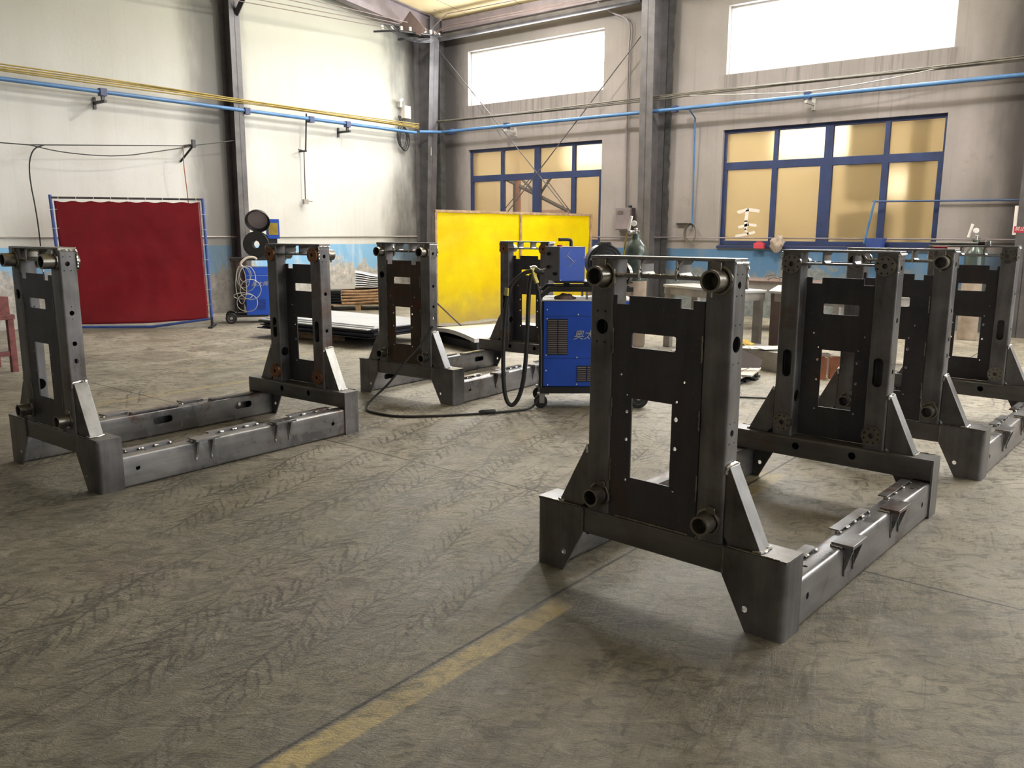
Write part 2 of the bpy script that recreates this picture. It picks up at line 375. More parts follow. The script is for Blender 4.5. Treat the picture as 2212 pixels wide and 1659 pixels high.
def rrect(x0, y0, x1, y1, r, k=4):
    o = []
    for (cx, cy, a) in ((x1 - r, y1 - r, 0), (x0 + r, y1 - r, 90), (x0 + r, y0 + r, 180), (x1 - r, y0 + r, 270)):
        for i in range(k + 1):
            t = math.radians(a + 90 * i / k); o.append((cx + r * math.cos(t), cy + r * math.sin(t)))
    return o
def prism(bm, poly, t0, t1, plane='xz', holes=(), mi=0, side=None):
    """extruded polygon with holes; plane says which axes the 2D points use"""
    def P(p, t):
        return {'xz': (p[0], t, p[1]), 'xy': (p[0], p[1], t), 'yz': (t, p[0], p[1])}[plane]
    b = bmesh.new(); es = []
    for loop in [poly] + list(holes):
        vs = [b.verts.new(P(p, t0)) for p in loop]
        es += [b.edges.new((vs[i], vs[(i + 1) % len(vs)])) for i in range(len(vs))]
    if holes: bmesh.ops.triangle_fill(b, edges=es, use_beauty=True)
    else: b.faces.new(list(b.verts))
    g = bmesh.ops.extrude_face_region(b, geom=b.faces[:])
    d = Vector(P((0, 0), t1)) - Vector(P((0, 0), t0))
    bmesh.ops.translate(b, vec=d, verts=[e for e in g['geom'] if isinstance(e, bmesh.types.BMVert)])
    bmesh.ops.recalc_face_normals(b, faces=b.faces[:])
    mp = {}
    for vv in b.verts: mp[vv] = bm.verts.new(vv.co)
    for f in b.faces:
        q = bm.faces.new([mp[x] for x in f.verts]); q.material_index = mi
        if side: side(q, f)
    b.free()
def obj(name, bm, mats, parent=None, sharp=.6, xf=None, bevel=0, keep=False):
    if xf:
        for vv in bm.verts: vv.co = xf(vv.co)
    bmesh.ops.recalc_face_normals(bm, faces=bm.faces[:])
    me = bpy.data.meshes.new(name); bm.to_mesh(me)
    if not keep: bm.free()
    for m in ([mats] if isinstance(mats, str) else mats): me.materials.append(M[m])
    for p in me.polygons: p.use_smooth = True
    me.set_sharp_from_angle(angle=sharp)
    o = bpy.data.objects.new(name, me); C.objects.link(o)
    if parent: o.parent = parent
    if bevel:
        b = o.modifiers.new('bevel', 'BEVEL'); b.width = bevel; b.segments = 2; b.limit_method = 'ANGLE'; b.angle_limit = .7
    return o
def cut(o, cbm):
    """subtract a cutter bmesh from o (real holes)"""
    bmesh.ops.recalc_face_normals(cbm, faces=cbm.faces[:])
    me = bpy.data.meshes.new('c'); cbm.to_mesh(me); cbm.free()
    c = bpy.data.objects.new('c', me); C.objects.link(c); c.parent = o.parent
    m = o.modifiers.new('b', 'BOOLEAN'); m.object = c; m.operation = 'DIFFERENCE'; m.solver = 'EXACT'
    bpy.context.view_layer.update()
    dg = bpy.context.evaluated_depsgraph_get()
    nm = bpy.data.meshes.new_from_object(o.evaluated_get(dg))
    o.modifiers.clear(); old = o.data; name = old.name; o.data = nm; bpy.data.meshes.remove(old); nm.name = name
    bpy.data.objects.remove(c); bpy.data.meshes.remove(me)
    for p in nm.polygons: p.use_smooth = True
    nm.set_sharp_from_angle(angle=.6)
def thing(name, label, cat, loc=(0, 0, 0), rz=0, group=None):
    o = bpy.data.objects.new(name, None); C.objects.link(o); o.location = loc; o.rotation_euler = (0, 0, rz)
    o.empty_display_size = .1
    return tag(o, label, cat, group)
def tag(o, label, cat, group=None, kind=None):
    o['label'] = label; o['category'] = cat
    if group: o['group'] = group
    if kind: o['kind'] = kind
    return o
def struct(name, bm, mats, **k):
    o = obj(name, bm, mats, **k); o['kind'] = 'structure'; return o
def welds(paths, r, mat, parent, xf=None):
    for k, p in enumerate(paths):
        bm = bmesh.new(); weld(bm, p, r); obj('weld_bead', bm, mat, parent, xf=xf)
def rotz(a, loc=(0, 0, 0)): return Matrix.Translation(loc) @ Matrix.Rotation(a, 4, 'Z')
def weld(bm, pts, r=.006, mi=0):
    pts = [Vector(p) for p in pts]; q = []
    for a, b in zip(pts, pts[1:]):
        k = max(2, int((b - a).length / .007))
        for i in range(k): q.append(a.lerp(b, i / k) + Vector((R.uniform(-1, 1), R.uniform(-1, 1), R.uniform(-1, 1))) * r * .25)
    q.append(pts[-1]); tube(bm, q, r, 6, mi, 0, rad=lambda i: r * R.uniform(.6, 1.25))

# ------------------------------------------------------------------ camera
F_PX = 1785.737; PITCH = .1812; ROLL = .0032; YAW = -.6752; CH = 1.45
fw = Vector((math.sin(YAW) * math.cos(PITCH), math.cos(YAW) * math.cos(PITCH), -math.sin(PITCH)))
rt = Vector((math.cos(YAW), -math.sin(YAW), 0)); up = rt.cross(fw)
r2 = math.cos(ROLL) * rt + math.sin(ROLL) * up; u2 = -math.sin(ROLL) * rt + math.cos(ROLL) * up
cd = bpy.data.cameras.new('camera'); cam = bpy.data.objects.new('camera', cd); C.objects.link(cam)
cam.matrix_world = Matrix(((r2.x, u2.x, -fw.x, 0), (r2.y, u2.y, -fw.y, 0), (r2.z, u2.z, -fw.z, CH), (0, 0, 0, 1)))
cd.sensor_width = 36; cd.lens = F_PX / 2212 * 36; cd.clip_end = 200; sc.camera = cam

# ------------------------------------------------------------------ the hall
XL, YB = -13.5, 14.0
XR, YF = 12.0, -8.0
def ceil_z(y): return 5.97 + .10 * (YB - y)
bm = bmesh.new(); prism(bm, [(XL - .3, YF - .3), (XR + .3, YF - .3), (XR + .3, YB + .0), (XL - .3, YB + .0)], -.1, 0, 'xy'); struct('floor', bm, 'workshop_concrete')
bm = bmesh.new(); box(bm, (XL - .3, YF, 0), (XL, YB + .3, 9)); struct('wall_left', bm, 'left_wall_plaster')
# back wall with the window openings
bays = [(-12.45, -9.0), (-6.5, -2.95), (-.6, 2.95), (5.3, 8.8)]
holes = []
for (a, b) in bays:
    holes.append([(a, 4.14), (b, 4.14), (b, 5.26), (a, 5.26)])
    holes.append([(a, 1.24), (b, 1.24), (b, 3.22), (a, 3.22)])
bm = bmesh.new(); prism(bm, [(XL - .3, 0), (XR, 0), (XR, 6.3), (XL - .3, 6.3)], YB, YB + .3, 'xz', holes); struct('wall_back', bm, 'back_wall_plaster')
bm = bmesh.new()
prism(bm, [(YF, ceil_z(YF)), (YB + .3, ceil_z(YB + .3)), (YB + .3, ceil_z(YB) + .15), (YF, ceil_z(YF) + .2)], XL, XR, 'yz'); struct('ceiling', bm, 'ceiling_insulation')
# far sides of the hall, behind the photographer
RW = []
simple('far_side_plaster', (.30, .28, .26), .85, 0, .2, 1)
hs = [[(y, z), (y + 3.4, z), (y + 3.4, z1), (y, z1)] for y in (-1.2, 3.6, 8.4) for (z, z1) in ((1.24, 3.2), (4.14, 5.26))]
bm = bmesh.new(); prism(bm, [(YF, 0), (YB, 0), (YB, 9), (YF, 9)], XR, XR + .3, 'yz', hs); struct('wall_right', bm, 'far_side_plaster')
for k_, hh in enumerate(hs):
    bm = bmesh.new(); box(bm, (XR + .12, hh[0][0], hh[0][1]), (XR + .14, hh[1][0], hh[2][1])); struct('window_%d' % (40 + k_), bm, 'side_fill_glass')  # unseen glowing panes, added to brighten faces turned right
bm = bmesh.new(); box(bm, (XL, YF - .3, 0), (XR, YF, 9)); struct('wall_front', bm, 'far_side_plaster')

# upper windows: white frame, sliding sashes, blown-out daylight behind obscured glass
wn = 0
for bi, (a, b) in enumerate(bays):
    wn += 1; z0, z1 = 4.14, 5.26; y = YB + .16
    w = bpy.data.objects.new('window_%d' % wn, None); C.objects.link(w); w['kind'] = 'structure'; w.location = ((a + b) / 2, y, z0)
    L = lambda v_: Vector((v_[0] - (a + b) / 2, v_[1] - y, v_[2] - z0))
    t = .055; bm = bmesh.new(); mid = (a + b) / 2
    prism(bm, [(a, z0), (b, z0), (b, z1), (a, z1)], y - .04, y + .04, 'xz',
          [[(a + t, z0 + t), (mid - t / 2, z0 + t), (mid - t / 2, z1 - t), (a + t, z1 - t)], [(mid + t / 2, z0 + t), (b - t, z0 + t), (b - t, z1 - t), (mid + t / 2, z1 - t)]])
    obj('window_frame', bm, 'white_pvc', w, xf=L)
    for (p, q) in ((a + t, mid - t / 2), (mid + t / 2, b - t)):
        h = (p + q) / 2; s = .035
        for k, (x0, x1) in enumerate(((p, h + .02), (h - .02, q))):
            yy = y - .012 + .025 * k; bm = bmesh.new()
            prism(bm, [(x0, z0 + t), (x1, z0 + t), (x1, z1 - t), (x0, z1 - t)], yy - .01, yy + .01, 'xz', [[(x0 + s, z0 + t + s), (x1 - s, z0 + t + s), (x1 - s, z1 - t - s), (x0 + s, z1 - t - s)]])
            sash = obj('sash', bm, 'white_pvc', w, xf=L)
            bm = bmesh.new(); box(bm, (x0 + s, yy - .004, z0 + t + s), (x1 - s, yy + .004, z1 - t - s)); obj('glass_pane', bm, 'daylight_glass', sash, xf=L)
# lower windows: navy steel frames with amber film
LW = []
for bi, (a, b) in enumerate(bays):
    wn += 1; z0, z1 = 1.24, 3.22; y = YB + .10; zt = 2.64
    w = bpy.data.objects.new('window_%d' % wn, None); C.objects.link(w); w['kind'] = 'structure'; w.location = ((a + b) / 2, y, z0)
    L = lambda v_: Vector((v_[0] - (a + b) / 2, v_[1] - y, v_[2] - z0))
    W_ = b - a; xs = [a, a + .262 * W_, a + .51 * W_, a + .762 * W_, b]
    if bi == 0: xs = [a, a + .26 * W_, a + .53 * W_, a + .795 * W_, b]
    bm = bmesh.new(); hs = []
    for i in range(4):
        m0 = .04 if i in (0,) else .035; p = xs[i] + (.04 if i == 0 else .035); q = xs[i + 1] - (.04 if i == 3 else .035)
        if i == 2: p += .03
        if i == 1: q -= .03
        hs.append([(p, zt + .03), (q, zt + .03), (q, z1 - .06), (p, z1 - .06)])
    prism(bm, [(a, z0), (b, z0), (b, z1), (a, z1)], y - .04, y + .04, 'xz', hs + [[(xs[0] + .07, z0 + .08), (xs[1] - .045, z0 + .08), (xs[1] - .045, zt - .10), (xs[0] + .07, zt - .10)],
          [(xs[1] + .045, z0 + .08), (xs[2] - .11, z0 + .08), (xs[2] - .11, zt - .10), (xs[1] + .045, zt - .10)],
          [(xs[2] + .08, z0 + .08), (xs[3] - .05, z0 + .08), (xs[3] - .05, zt - .10), (xs[2] + .08, zt - .10)],
          [(xs[3] + .05, z0 + .08), (xs[4] - .09, z0 + .08), (xs[4] - .09, zt - .10), (xs[3] + .05, zt - .10)]])
    obj('window_frame', bm, 'navy_frame_paint', w, xf=L, bevel=.004)
    bm = bmesh.new(); box(bm, (a - .02, YB - .03, z0 - .05), (b + .02, YB + .06, z0 - .002)); obj('window_sill', bm, 'navy_frame_paint', w, xf=L)
    for i in range(4):
        for (p, q) in ((z0 + .06, zt - .06), (zt, z1 - .03)):
            bm = bmesh.new(); box(bm, (xs[i] + .01, y + .01, p), (xs[i + 1] - .01, y + .016, q))
            clear = bi == 0 and i in (1, 2) and p < 2
            obj('glass_pane', bm, 'clear_glass' if clear else 'amber_glass', w, xf=L)
    LW.append(w)
# painted strokes left on the first pane of the right-hand window
bm = bmesh.new(); yy = YB + .108
def stroke(pts, wd):
    for (p, q) in zip(pts, pts[1:]):
        p = Vector(p); q = Vector(q); d = (q - p).normalized(); nn = Vector((-d.y, d.x)) * wd / 2
        prism(bm, [tuple(p - nn - d * wd * .2), tuple(q - nn + d * wd * .2), tuple(q + nn + d * wd * .2), tuple(p + nn - d * wd * .2)], yy, yy + .003, 'xz')
stroke([(-6.20, 1.815), (-6.02, 1.86), (-5.82, 1.83)], .055); stroke([(-6.03, 1.84), (-6.05, 1.66), (-6.04, 1.52)], .06)
stroke([(-6.18, 1.555), (-6.0, 1.60), (-5.86, 1.585)], .045); stroke([(-6.06, 1.52), (-6.0, 1.45)], .04); stroke([(-6.22, 1.40), (-6.0, 1.44), (-5.88, 1.47)], .045)
wo = obj('window_lettering', bm, 'sign_white'); wo.parent = LW[1]; wo.matrix_parent_inverse = Matrix.Translation(-LW[1].location)

# room beyond the lower windows
bm = bmesh.new(); box(bm, (XL, 17.5, 0), (XR, 17.8, 4.6)); box(bm, (XL - .3, YB + .3, 0), (XL, 17.8, 4.6)); box(bm, (XR, YB + .3, 0), (XR + .3, 17.8, 4.6)); struct('wall_beyond', bm, 'back_room_wall_paint')
bm = bmesh.new(); box(bm, (XL - .3, YB, -.1), (XR + .3, 17.8, 0)); struct('floor_beyond', bm, 'concrete_drum')
bm = bmesh.new(); box(bm, (XL - .3, YB + .3, 4.6), (XR + .3, 17.8, 4.75)); struct('ceiling_beyond', bm, 'back_room_wall_paint')
wn += 1
for (nm, x0, x1, z0, z1, m) in (('', -6.9, -5.4, 2.95, 3.75, 'far_window_glow'), ('', -12.2, -10.9, 3.0, 3.75, 'far_window_glow'), ('', -4.68, -4.22, 2.14, 2.62, 'far_grid_glow')):
    bm = bmesh.new(); box(bm, (x0, 17.44, z0), (x1, 17.46, z1)); w = struct('window_%d' % wn, bm, m); wn += 1
    bm = bmesh.new()
    for k in range(5): box(bm, (x0 + (x1 - x0) * k / 4 - .008, 17.42, z0), (x0 + (x1 - x0) * k / 4 + .008, 17.44, z1))
    for k in range(4): box(bm, (x0, 17.42, z0 + (z1 - z0) * k / 3 - .008), (x1, 17.44, z0 + (z1 - z0) * k / 3 + .008))
    obj('window_bars', bm, 'white_pvc', w)
bm = bmesh.new(); box(bm, (-3.68, 15.0, 0), (-3.46, 15.3, 4.6)); struct('trim_post_beyond', bm, 'back_room_grey')
t = thing('storage_tank', 'big grey round tank hanging behind the amber glass, third pane of the wide window', 'tank', (-4.45, 15.3, 1.95))
bm = bmesh.new(); lathe(bm, (0, 0, 0), (0, 0, 1), [(0, .02), (.05, .25), (.12, .31), (2.6, .31)], 24); obj('tank_shell', bm, 'back_room_grey', t)
bm = bmesh.new(); bmesh.ops.create_circle
tube(bm, [(.10 + .06 * math.cos(i * .5), -.25, -.02 + .07 * math.sin(i * .5)) for i in range(14)], .014, 8, smooth=0); obj('lifting_eye', bm, 'back_room_grey', t)
bm = bmesh.new(); box(bm, (-4.75, 14.9, 0), (-3.98, 15.5, 1.79)); prism(bm, [(-4.6, 1.79), (-4.1, 1.79), (-4.2, 1.82), (-4.5, 1.82)], 14.95, 15.4, 'xz')
tag(obj('machine_cabinet', bm, 'back_room_grey'), 'dark machine cabinet seen through the third amber pane, under the hanging tank', 'cabinet')
# red brick band and roof truss of the next bay, seen through the clear panes
bm = bmesh.new(); box(bm, (-13.0, 17.3, 0), (-9.2, 17.5, 2.02)); struct('trim_brick_beyond', bm, 'back_room_pink_brick')
bm = bmesh.new()
def bar(bm, p, q, w=.05, mi=0): tube(bm, [p, q], w / 2 * 1.2, 4, mi, 0)
for (p, q, w) in (((-12.37, 15.2, 2.66), (-10.64, 15.2, 1.93), .07), ((-12.12, 15.2, 2.9), (-12.12, 15.2, 1.2), .07), ((-12.0, 15.2, 2.72), (-11.45, 15.2, 2.28), .05), ((-11.0, 15.2, 2.75), (-11.42, 15.2, 2.26), .06), ((-12.5, 15.2, 1.9), (-11.4, 15.2, 2.9), .02), ((-11.2, 15.2, 2.6), (-10.5, 15.2, 1.85), .02)):
    bar(bm, p, q, w)
tag(obj('roof_truss', bm, 'truss_dark'), 'dark steel lattice bracing seen through the clear panes above the yellow screen', 'truss')
bm = bmesh.new(); box(bm, (-12.05, 15.15, 0), (-11.97, 15.25, 3.2)); tag(obj('wooden_post', bm, 'copper_brown'), 'orange brown post beside the dark lattice behind the clear window panes', 'post')

# steel posts of the hall
def hcol(name, x, y, w, d0, d1, z1, ax, parent=None):
    """H section standing against a wall; flange faces the hall; depth grows from d0 to d1"""
    bm = bmesh.new(); t = .014
    if ax == 'x':    # on the left wall, depth along +x
        box(bm, (x, y - w / 2, 0), (x + t, y + w / 2, z1))
        prism(bm, [(x, 0), (x + d0, 0), (x + d1, z1), (x, z1)], y - t / 2, y + t / 2, 'xz')
        prism(bm, [(x + d0 - t, 0), (x + d0, 0), (x + d1, z1), (x + d1 - t, z1)], y - w / 2, y + w / 2, 'xz')
    else:            # on the back wall, depth along -y
        box(bm, (x - w / 2, y - t, 0), (x + w / 2, y, z1))
        prism(bm, [(y, 0), (y - d0, 0), (y - d1, z1), (y, z1)], x - t / 2, x + t / 2, 'yz')
        prism(bm, [(y - d0 + t, 0), (y - d0, 0), (y - d1, z1), (y - d1 + t, z1)], x - w / 2, x + w / 2, 'yz')
    return struct(name, bm, 'column_paint')
hcol('trim_1', XL, 8.8, .20, .28, .32, 6.4, 'x')
hcol('trim_2', XL, 13.55, .28, .26, .52, 5.95, 'x')
hcol('trim_3', -7.78, YB, .26, .42, .52, 5.95, 'y')
hcol('trim_4', -1.72, YB, .26, .42, .52, 5.95, 'y')
hcol('trim_5', 4.1, YB, .26, .42, .52, 5.95, 'y')
bm = bmesh.new(); box(bm, (-13.42, YB - .16, 0), (-13.14, YB, 5.95)); struct('trim_6', bm, 'soot_mortar')
bm = bmesh.new()
pts = [(-7.63, 0), (-7.63, 5.9)] + [(-7.52 + .045 * noise.noise(Vector((0, 0, z * 2.3))) + .03 * noise.noise(Vector((3, 0, z * 8))), z) for z in [5.9 - .1 * i for i in range(60)]]
prism(bm, pts, YB - .03, YB + .0, 'xz'); struct('trim_7', bm, 'soot_mortar')
# rafters, eave beam, ridge strut
bm = bmesh.new()
for x in (-13.2, -7.78, -1.72, 4.1):
    for (dz0, dz1, w) in ((-.02, .0, .10), (-.32, -.30, .10), (-.30, -.02, .01)):
        prism(bm, [(YF + .1, ceil_z(YF + .1) + dz0), (YB - .1, ceil_z(YB) + dz0 - (.0 if dz0 > -.1 else .10)), (YB - .1, ceil_z(YB) + dz1), (YF + .1, ceil_z(YF + .1) + dz1)], x - w, x + w, 'yz')
struct('trim_8', bm, 'beam_grey')
bm = bmesh.new(); box(bm, (-13.1, YB - .12, 5.72), (XR, YB, 5.95)); struct('trim_9', bm, 'beam_grey')
bm = bmesh.new(); cyl(bm, (-13.2, 13.72, 5.56), (-8.05, 13.72, 5.56), .07, 16); o = tag(obj('tie_tube', bm, 'column_paint'), 'grey steel tube strut running under the eave above the small upper window', 'strut')
bm = bmesh.new(); bar(bm, (-13.2, 8.85, 5.14), (-12.6, 8.85, 5.72), .09); bar(bm, (-13.2, 8.85, 5.66), (-11.9, 8.85, 5.72), .08); tag(obj('knee_brace', bm, 'black_paint'), 'black knee brace at the top of the post on the left wall', 'brace')
# X bracing rods
for i, (p, q, lb) in enumerate((((-13.1, 13.75, 5.36), (-9.0, 13.75, 1.26), 'thin steel tie rod falling left to right across the small windows'), ((-7.95, 13.72, 5.02), (-12.4, 13.72, .6), 'thin steel tie rod rising left to right across the small windows'))):
    bm = bmesh.new(); tube(bm, [p, q], .011, 8, smooth=0); tag(obj('tie_rod', bm, 'column_paint'), lb, 'rod', 'crossed bracing rods on the back wall')

# unseen roof skylights; all but the leftmost added to brighten floor and tops
for i, (x0, x1, y0, y1) in enumerate(((-11.9, -10.7, 8.6, 12.6), (-6.2, -5.0, 8.2, 12.8), (-.6, .6, 7.5, 12.8), (6.0, 7.2, 6.5, 12.5))):
    bm = bmesh.new(); prism(bm, [(y0, ceil_z(y0) - .02), (y1, ceil_z(y1) - .02), (y1, ceil_z(y1) - .005), (y0, ceil_z(y0) - .005)], x0, x1, 'yz'); struct('window_%d' % wn, bm, 'skylight_panel'); wn += 1

# ------------------------------------------------------------------ welded machine frames
FW, FL, HF, HB, DF, WB = 1.146, 1.927, .307, .195, .142, .147
h = FW / 2; c_ = .312; ci = .199; y0c, y1c = .009, .108; HT = 1.362
def cylc(bm, p0, p1, r, seg=20): cyl(bm, p0, p1, r, seg)
def slotc(bm, cx, cz, hw, hh, ya, yb, plane='xz'):
    if hh > hw: pl = [(cx + hw * math.cos(t), cz + (hh - hw) + hw * math.sin(t)) for t in [math.pi * i / 8 for i in range(9)]] + [(cx - hw * math.cos(t), cz - (hh - hw) - hw * math.sin(t)) for t in [math.pi * i / 8 for i in range(9)]]
    else: pl = [(cx + (hw - hh) + hh * math.sin(t), cz - hh * math.cos(t)) for t in [math.pi * i / 8 for i in range(9)]] + [(cx - (hw - hh) - hh * math.sin(t), cz + hh * math.cos(t)) for t in [math.pi * i / 8 for i in range(9)]]
    prism(bm, pl, ya, yb, plane)
def build_tower(root, far, style):
    """style: dict(side holes), rust etc.  near tower's outer face is y=0; far one is its mirror image"""
    X = (lambda v_: Vector((v_.x, FL - v_.y, v_.z))) if far else (lambda v_: v_)
    dx = .003 if far else -.013
    for s in (-1, 1):
        # column: rolled box with real holes
        bm = bmesh.new(); a, b = (ci, c_) if s > 0 else (-c_, -ci)
        prism(bm, rrect(a, y0c, b, y1c, .014), HF - .001, HT - .012, 'xy', [rrect(a + .008, y0c + .008, b - .008, y1c - .008, .007)])
        col = obj('upright_column', bm, style['col'], root)
        cb = bmesh.new(); cx = s * .2555
        if s < 0:
            cylc(cb, (cx + .003, -.02, 1.081), (cx + .003, .04, 1.081), .030, 28)
            for (ddx, dz) in ((-.019, .062), (.019, .062), (-.019, -.062), (.019, -.062)): cylc(cb, (cx + ddx, -.02, 1.081 + dz), (cx + ddx, .04, 1.081 + dz), .0045, 8)
        slotc(cb, cx + (.006 * (-s)), .725, .026, .078, .095, .13)
        for (yy, zz, r) in (style['side'] if s > 0 or far else sideN): cylc(cb, (s * .29, yy, zz), (s * .34, yy, zz), r, 20 if r > .006 else 8)
        cylc(cb, (s * .17, .06, .535), (s * .215, .06, .535), .034, 24)
        for (yy, zz) in ((.031, 1.306), (.07, 1.305)): cylc(cb, (s * .17, yy, zz - .3), (s * .215, yy, zz - .3), .004, 8)
        cut(col, cb)
        if far:
            for vv in col.data.vertices: vv.co = X(vv.co)
            col.data.flip_normals()
        # bearing tubes, discs
        for (zz, r, pr, tag_) in ((1.284, .040, .062, 'u'), (.384, .037, .062, 'l')):
            bx = s * .249 + (.006 if s > 0 else .006) * (0 if far else 1)
            bm = bmesh.new(); r2_ = r * .79
            lathe(bm, (bx, -pr, zz), (0, 1, 0), [(0, r2_), (0, r), (pr + .112, r), (pr + .112, r2_)], 36, close=True)
            if s > 0: box(bm, (bx - .005, -pr * .9, zz - r - .016), (bx + .003, -pr * .75, zz - r + .002))
            tb = obj('bearing_tube', bm, style['tube'], root, xf=X)
            bm = bmesh.new(); pts = []
            for k in range(25):
                t = k / 24 * 2 * math.pi; rr = r + .006 + .004 * R.random(); pts.append((bx + rr * math.cos(t), y0c - .003, zz + rr * math.sin(t)))
            tube(bm, pts, .006, 6, smooth=0, rad=lambda i: .0065 * R.uniform(.6, 1.4)); obj('weld_bead', bm, style['collar'], tb, xf=X)
            bm = bmesh.new()
            bolt = [circ(bx + .039 * math.cos(q), zz + .039 * math.sin(q), .0048, 10) for q in [math.radians(22.5 + 45 * k) for k in range(8)]]
            prism(bm, circ(bx, zz, .053, 40), y1c, y1c + .02, 'xz', bolt + [circ(bx, zz, .014, 16)])
            obj('flange_disc', bm, style['disc'], root, xf=X)
            if tag_ == 'u' or True:   # clamping tab over each tube
                bm = bmesh.new()
                if tag_ == 'u' : prism(bm, rrect(bx - .03, zz + .03, bx + .012, zz + .066, .004), y0c - .018, y0c - .001, 'xz')
                else: prism(bm, rrect(bx - .004, zz + .034, bx + .03, zz + .062, .008), y0c - .014, y0c - .001, 'xz')
                obj('clamp_tab', bm, style['collar'], tb, xf=X, bevel=.002)
        # foot: channel-shaped leg with slanted face plate, rounded outer corner
        fx = .325
        bm = bmesh.new()
        prof = []
        for i in range(7):
            t = math.radians(-90 + 90 * i / 6); prof.append((h - .026 + .026 * math.cos(t), .026 + .026 * math.sin(t)))
        outer = [(fx, 0)] + prof + [(h, DF)]
        prof2 = []
        for i in range(7):
            t = math.radians(-90 + 90 * i / 6); prof2.append((h - .026 + .016 * math.cos(t), .026 + .016 * math.sin(t)))
        inner = [(fx, .010)] + prof2 + [(h - .010, DF)]
        pl = outer + inner[::-1]
        prism(bm, [(s * p[0], p[1]) for p in pl], 0, HF - .002, 'xy')
        ft = obj('foot', bm, style['foot'], root)
        cb = bmesh.new(); prism(cb, [(s * (fx - .1), -.1), (s * (h - WB), -.1), (s * (h - WB), 0), (s * fx, HB), (s * (fx - .1), HB)], -.05, .03, 'xz')
        cylc(cb, (s * .421, -.05, .088), (s * .421, .03, .088), .0125, 16)
        cut(ft, cb)
        bmx = bmesh.new(); bmx.from_mesh(ft.data)
        prism(bmx, [(s * fx, .004), (s * (h - .006), .004), (s * (h - .001), .02), (s * (h - .001), DF - .002), (s * fx, DF - .002)], HF - .010, HF + .0008, 'xy')
        for vv in bmx.verts: vv.co = X(vv.co)
        bmesh.ops.recalc_face_normals(bmx, faces=bmx.faces[:]); bmx.to_mesh(ft.data); bmx.free()
        for p in ft.data.polygons: p.use_smooth = True
        ft.data.set_sharp_from_angle(angle=.6)
        # gusset with ground sloping face
        xg = .464; hg = .605 if s > 0 else .578
        bm = bmesh.new()
        def side(q, f):
            if abs(f.normal.x) > .3 and f.normal.z > .2: q.material_index = 1
        prism(bm, [(s * (c_ + .03), HF), (s * xg, HF), (s * (c_ + .014), hg), (s * c_, hg), (s * c_, HF + .03)], .021, .100, 'xz', side=side)
        g = obj('gusset', bm, [style['col'], 'ground_steel'], root, xf=X, bevel=.003)
        welds([[(s * (c_ + .003), .018, hg - .03), (s * (c_ + .006), .018, hg), (s * (c_ + .008), .06, hg + .006), (s * (c_ + .006), .102, hg), (s * (c_ + .003), .102, hg - .02)]], .007, 'bright_weld', g, X)
        welds([[(s * (xg - .03), .018, HF + .004), (s * xg, .018, HF + .005), (s * (xg + .006), .06, HF + .004), (s * xg, .102, HF + .005)]], .006, 'bright_weld', g, X)
        # seam down the front of the foot
        welds([[(s * fx, .001, HF - .004), (s * fx, .001, HB + .004)], [(s * (fx + .01), .006, HF + .001), (s * (h - .03), .004, HF + .001)]], .0035, style['collar'], ft, X)
    # cross beam
    bm = bmesh.new(); prism(bm, rrect(.008, HB, DF - .0006, HF - .0012, .010), -(h - .011), h - .011, 'yz', [rrect(.016, HB + .008, DF - .008, HF - .008, .004)])
    be = obj('cross_beam', bm, style['beam'], root); cb = bmesh.new()
    for xx in (-.154, .162): cylc(cb, (xx, DF - .02, .260), (xx, DF + .02, .260), .021, 24)
    cut(be, cb)
    if far:
        for vv in be.data.vertices: vv.co = X(vv.co)
        be.data.flip_normals()
    # face sheet with openings
    bm = bmesh.new(); hl = []
    hl.append(rrect(-.098 + dx, 1.009, .098 + dx, 1.067, .008)); hl.append([(-.091 + dx, .482), (.091 + dx, .482), (.091 + dx, .808), (-.091 + dx, .808)])
    for (xx, zz, r) in ((-.112, .82, .004), (.111, .82, .005), (-.112, .751, .007), (.110, .751, .009), (-.112, .637, .007), (.110, .636, .008), (-.111, .470, .005), (.109, .468, .005), (-.142, .899, .005), (.140, .899, .005)):
        hl.append(circ(xx + dx, zz, r, 12))
    t = 1.21
    pl = [(-ci, HF), (ci, HF), (ci, t - .004), (.150 + dx, t - .004)] + ([(.165 + dx, t - .004)] if False else []) + [(.165 + dx, t - .004), (.165 + dx, 1.175), (.112 + dx, 1.175), (.112 + dx, t), (-.115 + dx, t), (-.115 + dx, 1.176), (-.171 + dx, 1.176), (-.171 + dx, t), (-ci, t)]
    pl.pop(3)
    prism(bm, pl, .013, .020, 'xz', hl)
    sh = obj('face_sheet', bm, style['sheet'], root, xf=X)
    welds([[(s * (ci - .002), .011, za), (s * (ci - .002), .011, zb)] for s in (-1, 1) for (za, zb) in ((.45, .55), (.72, .80), (.98, 1.08))] + [[(-.17, .010, HF + .003), (.17, .010, HF + .003)]], .004, style['collar'], sh, X)
    # top box girder: plates and two dividers
    bm = bmesh.new(); prism(bm, rrect(-c_ - .001, y0c - .003, c_ + .001, y1c + .001, .006), HT - .012, HT, 'xy')
    tp = obj('top_plate', bm, style['top'], root, xf=X, bevel=.002)
    bm = bmesh.new(); box(bm, (-ci, y0c + .002, 1.280), (ci, y1c - .004, 1.291)); lp = obj('lower_plate', bm, style['top'], root, xf=X, bevel=.001)
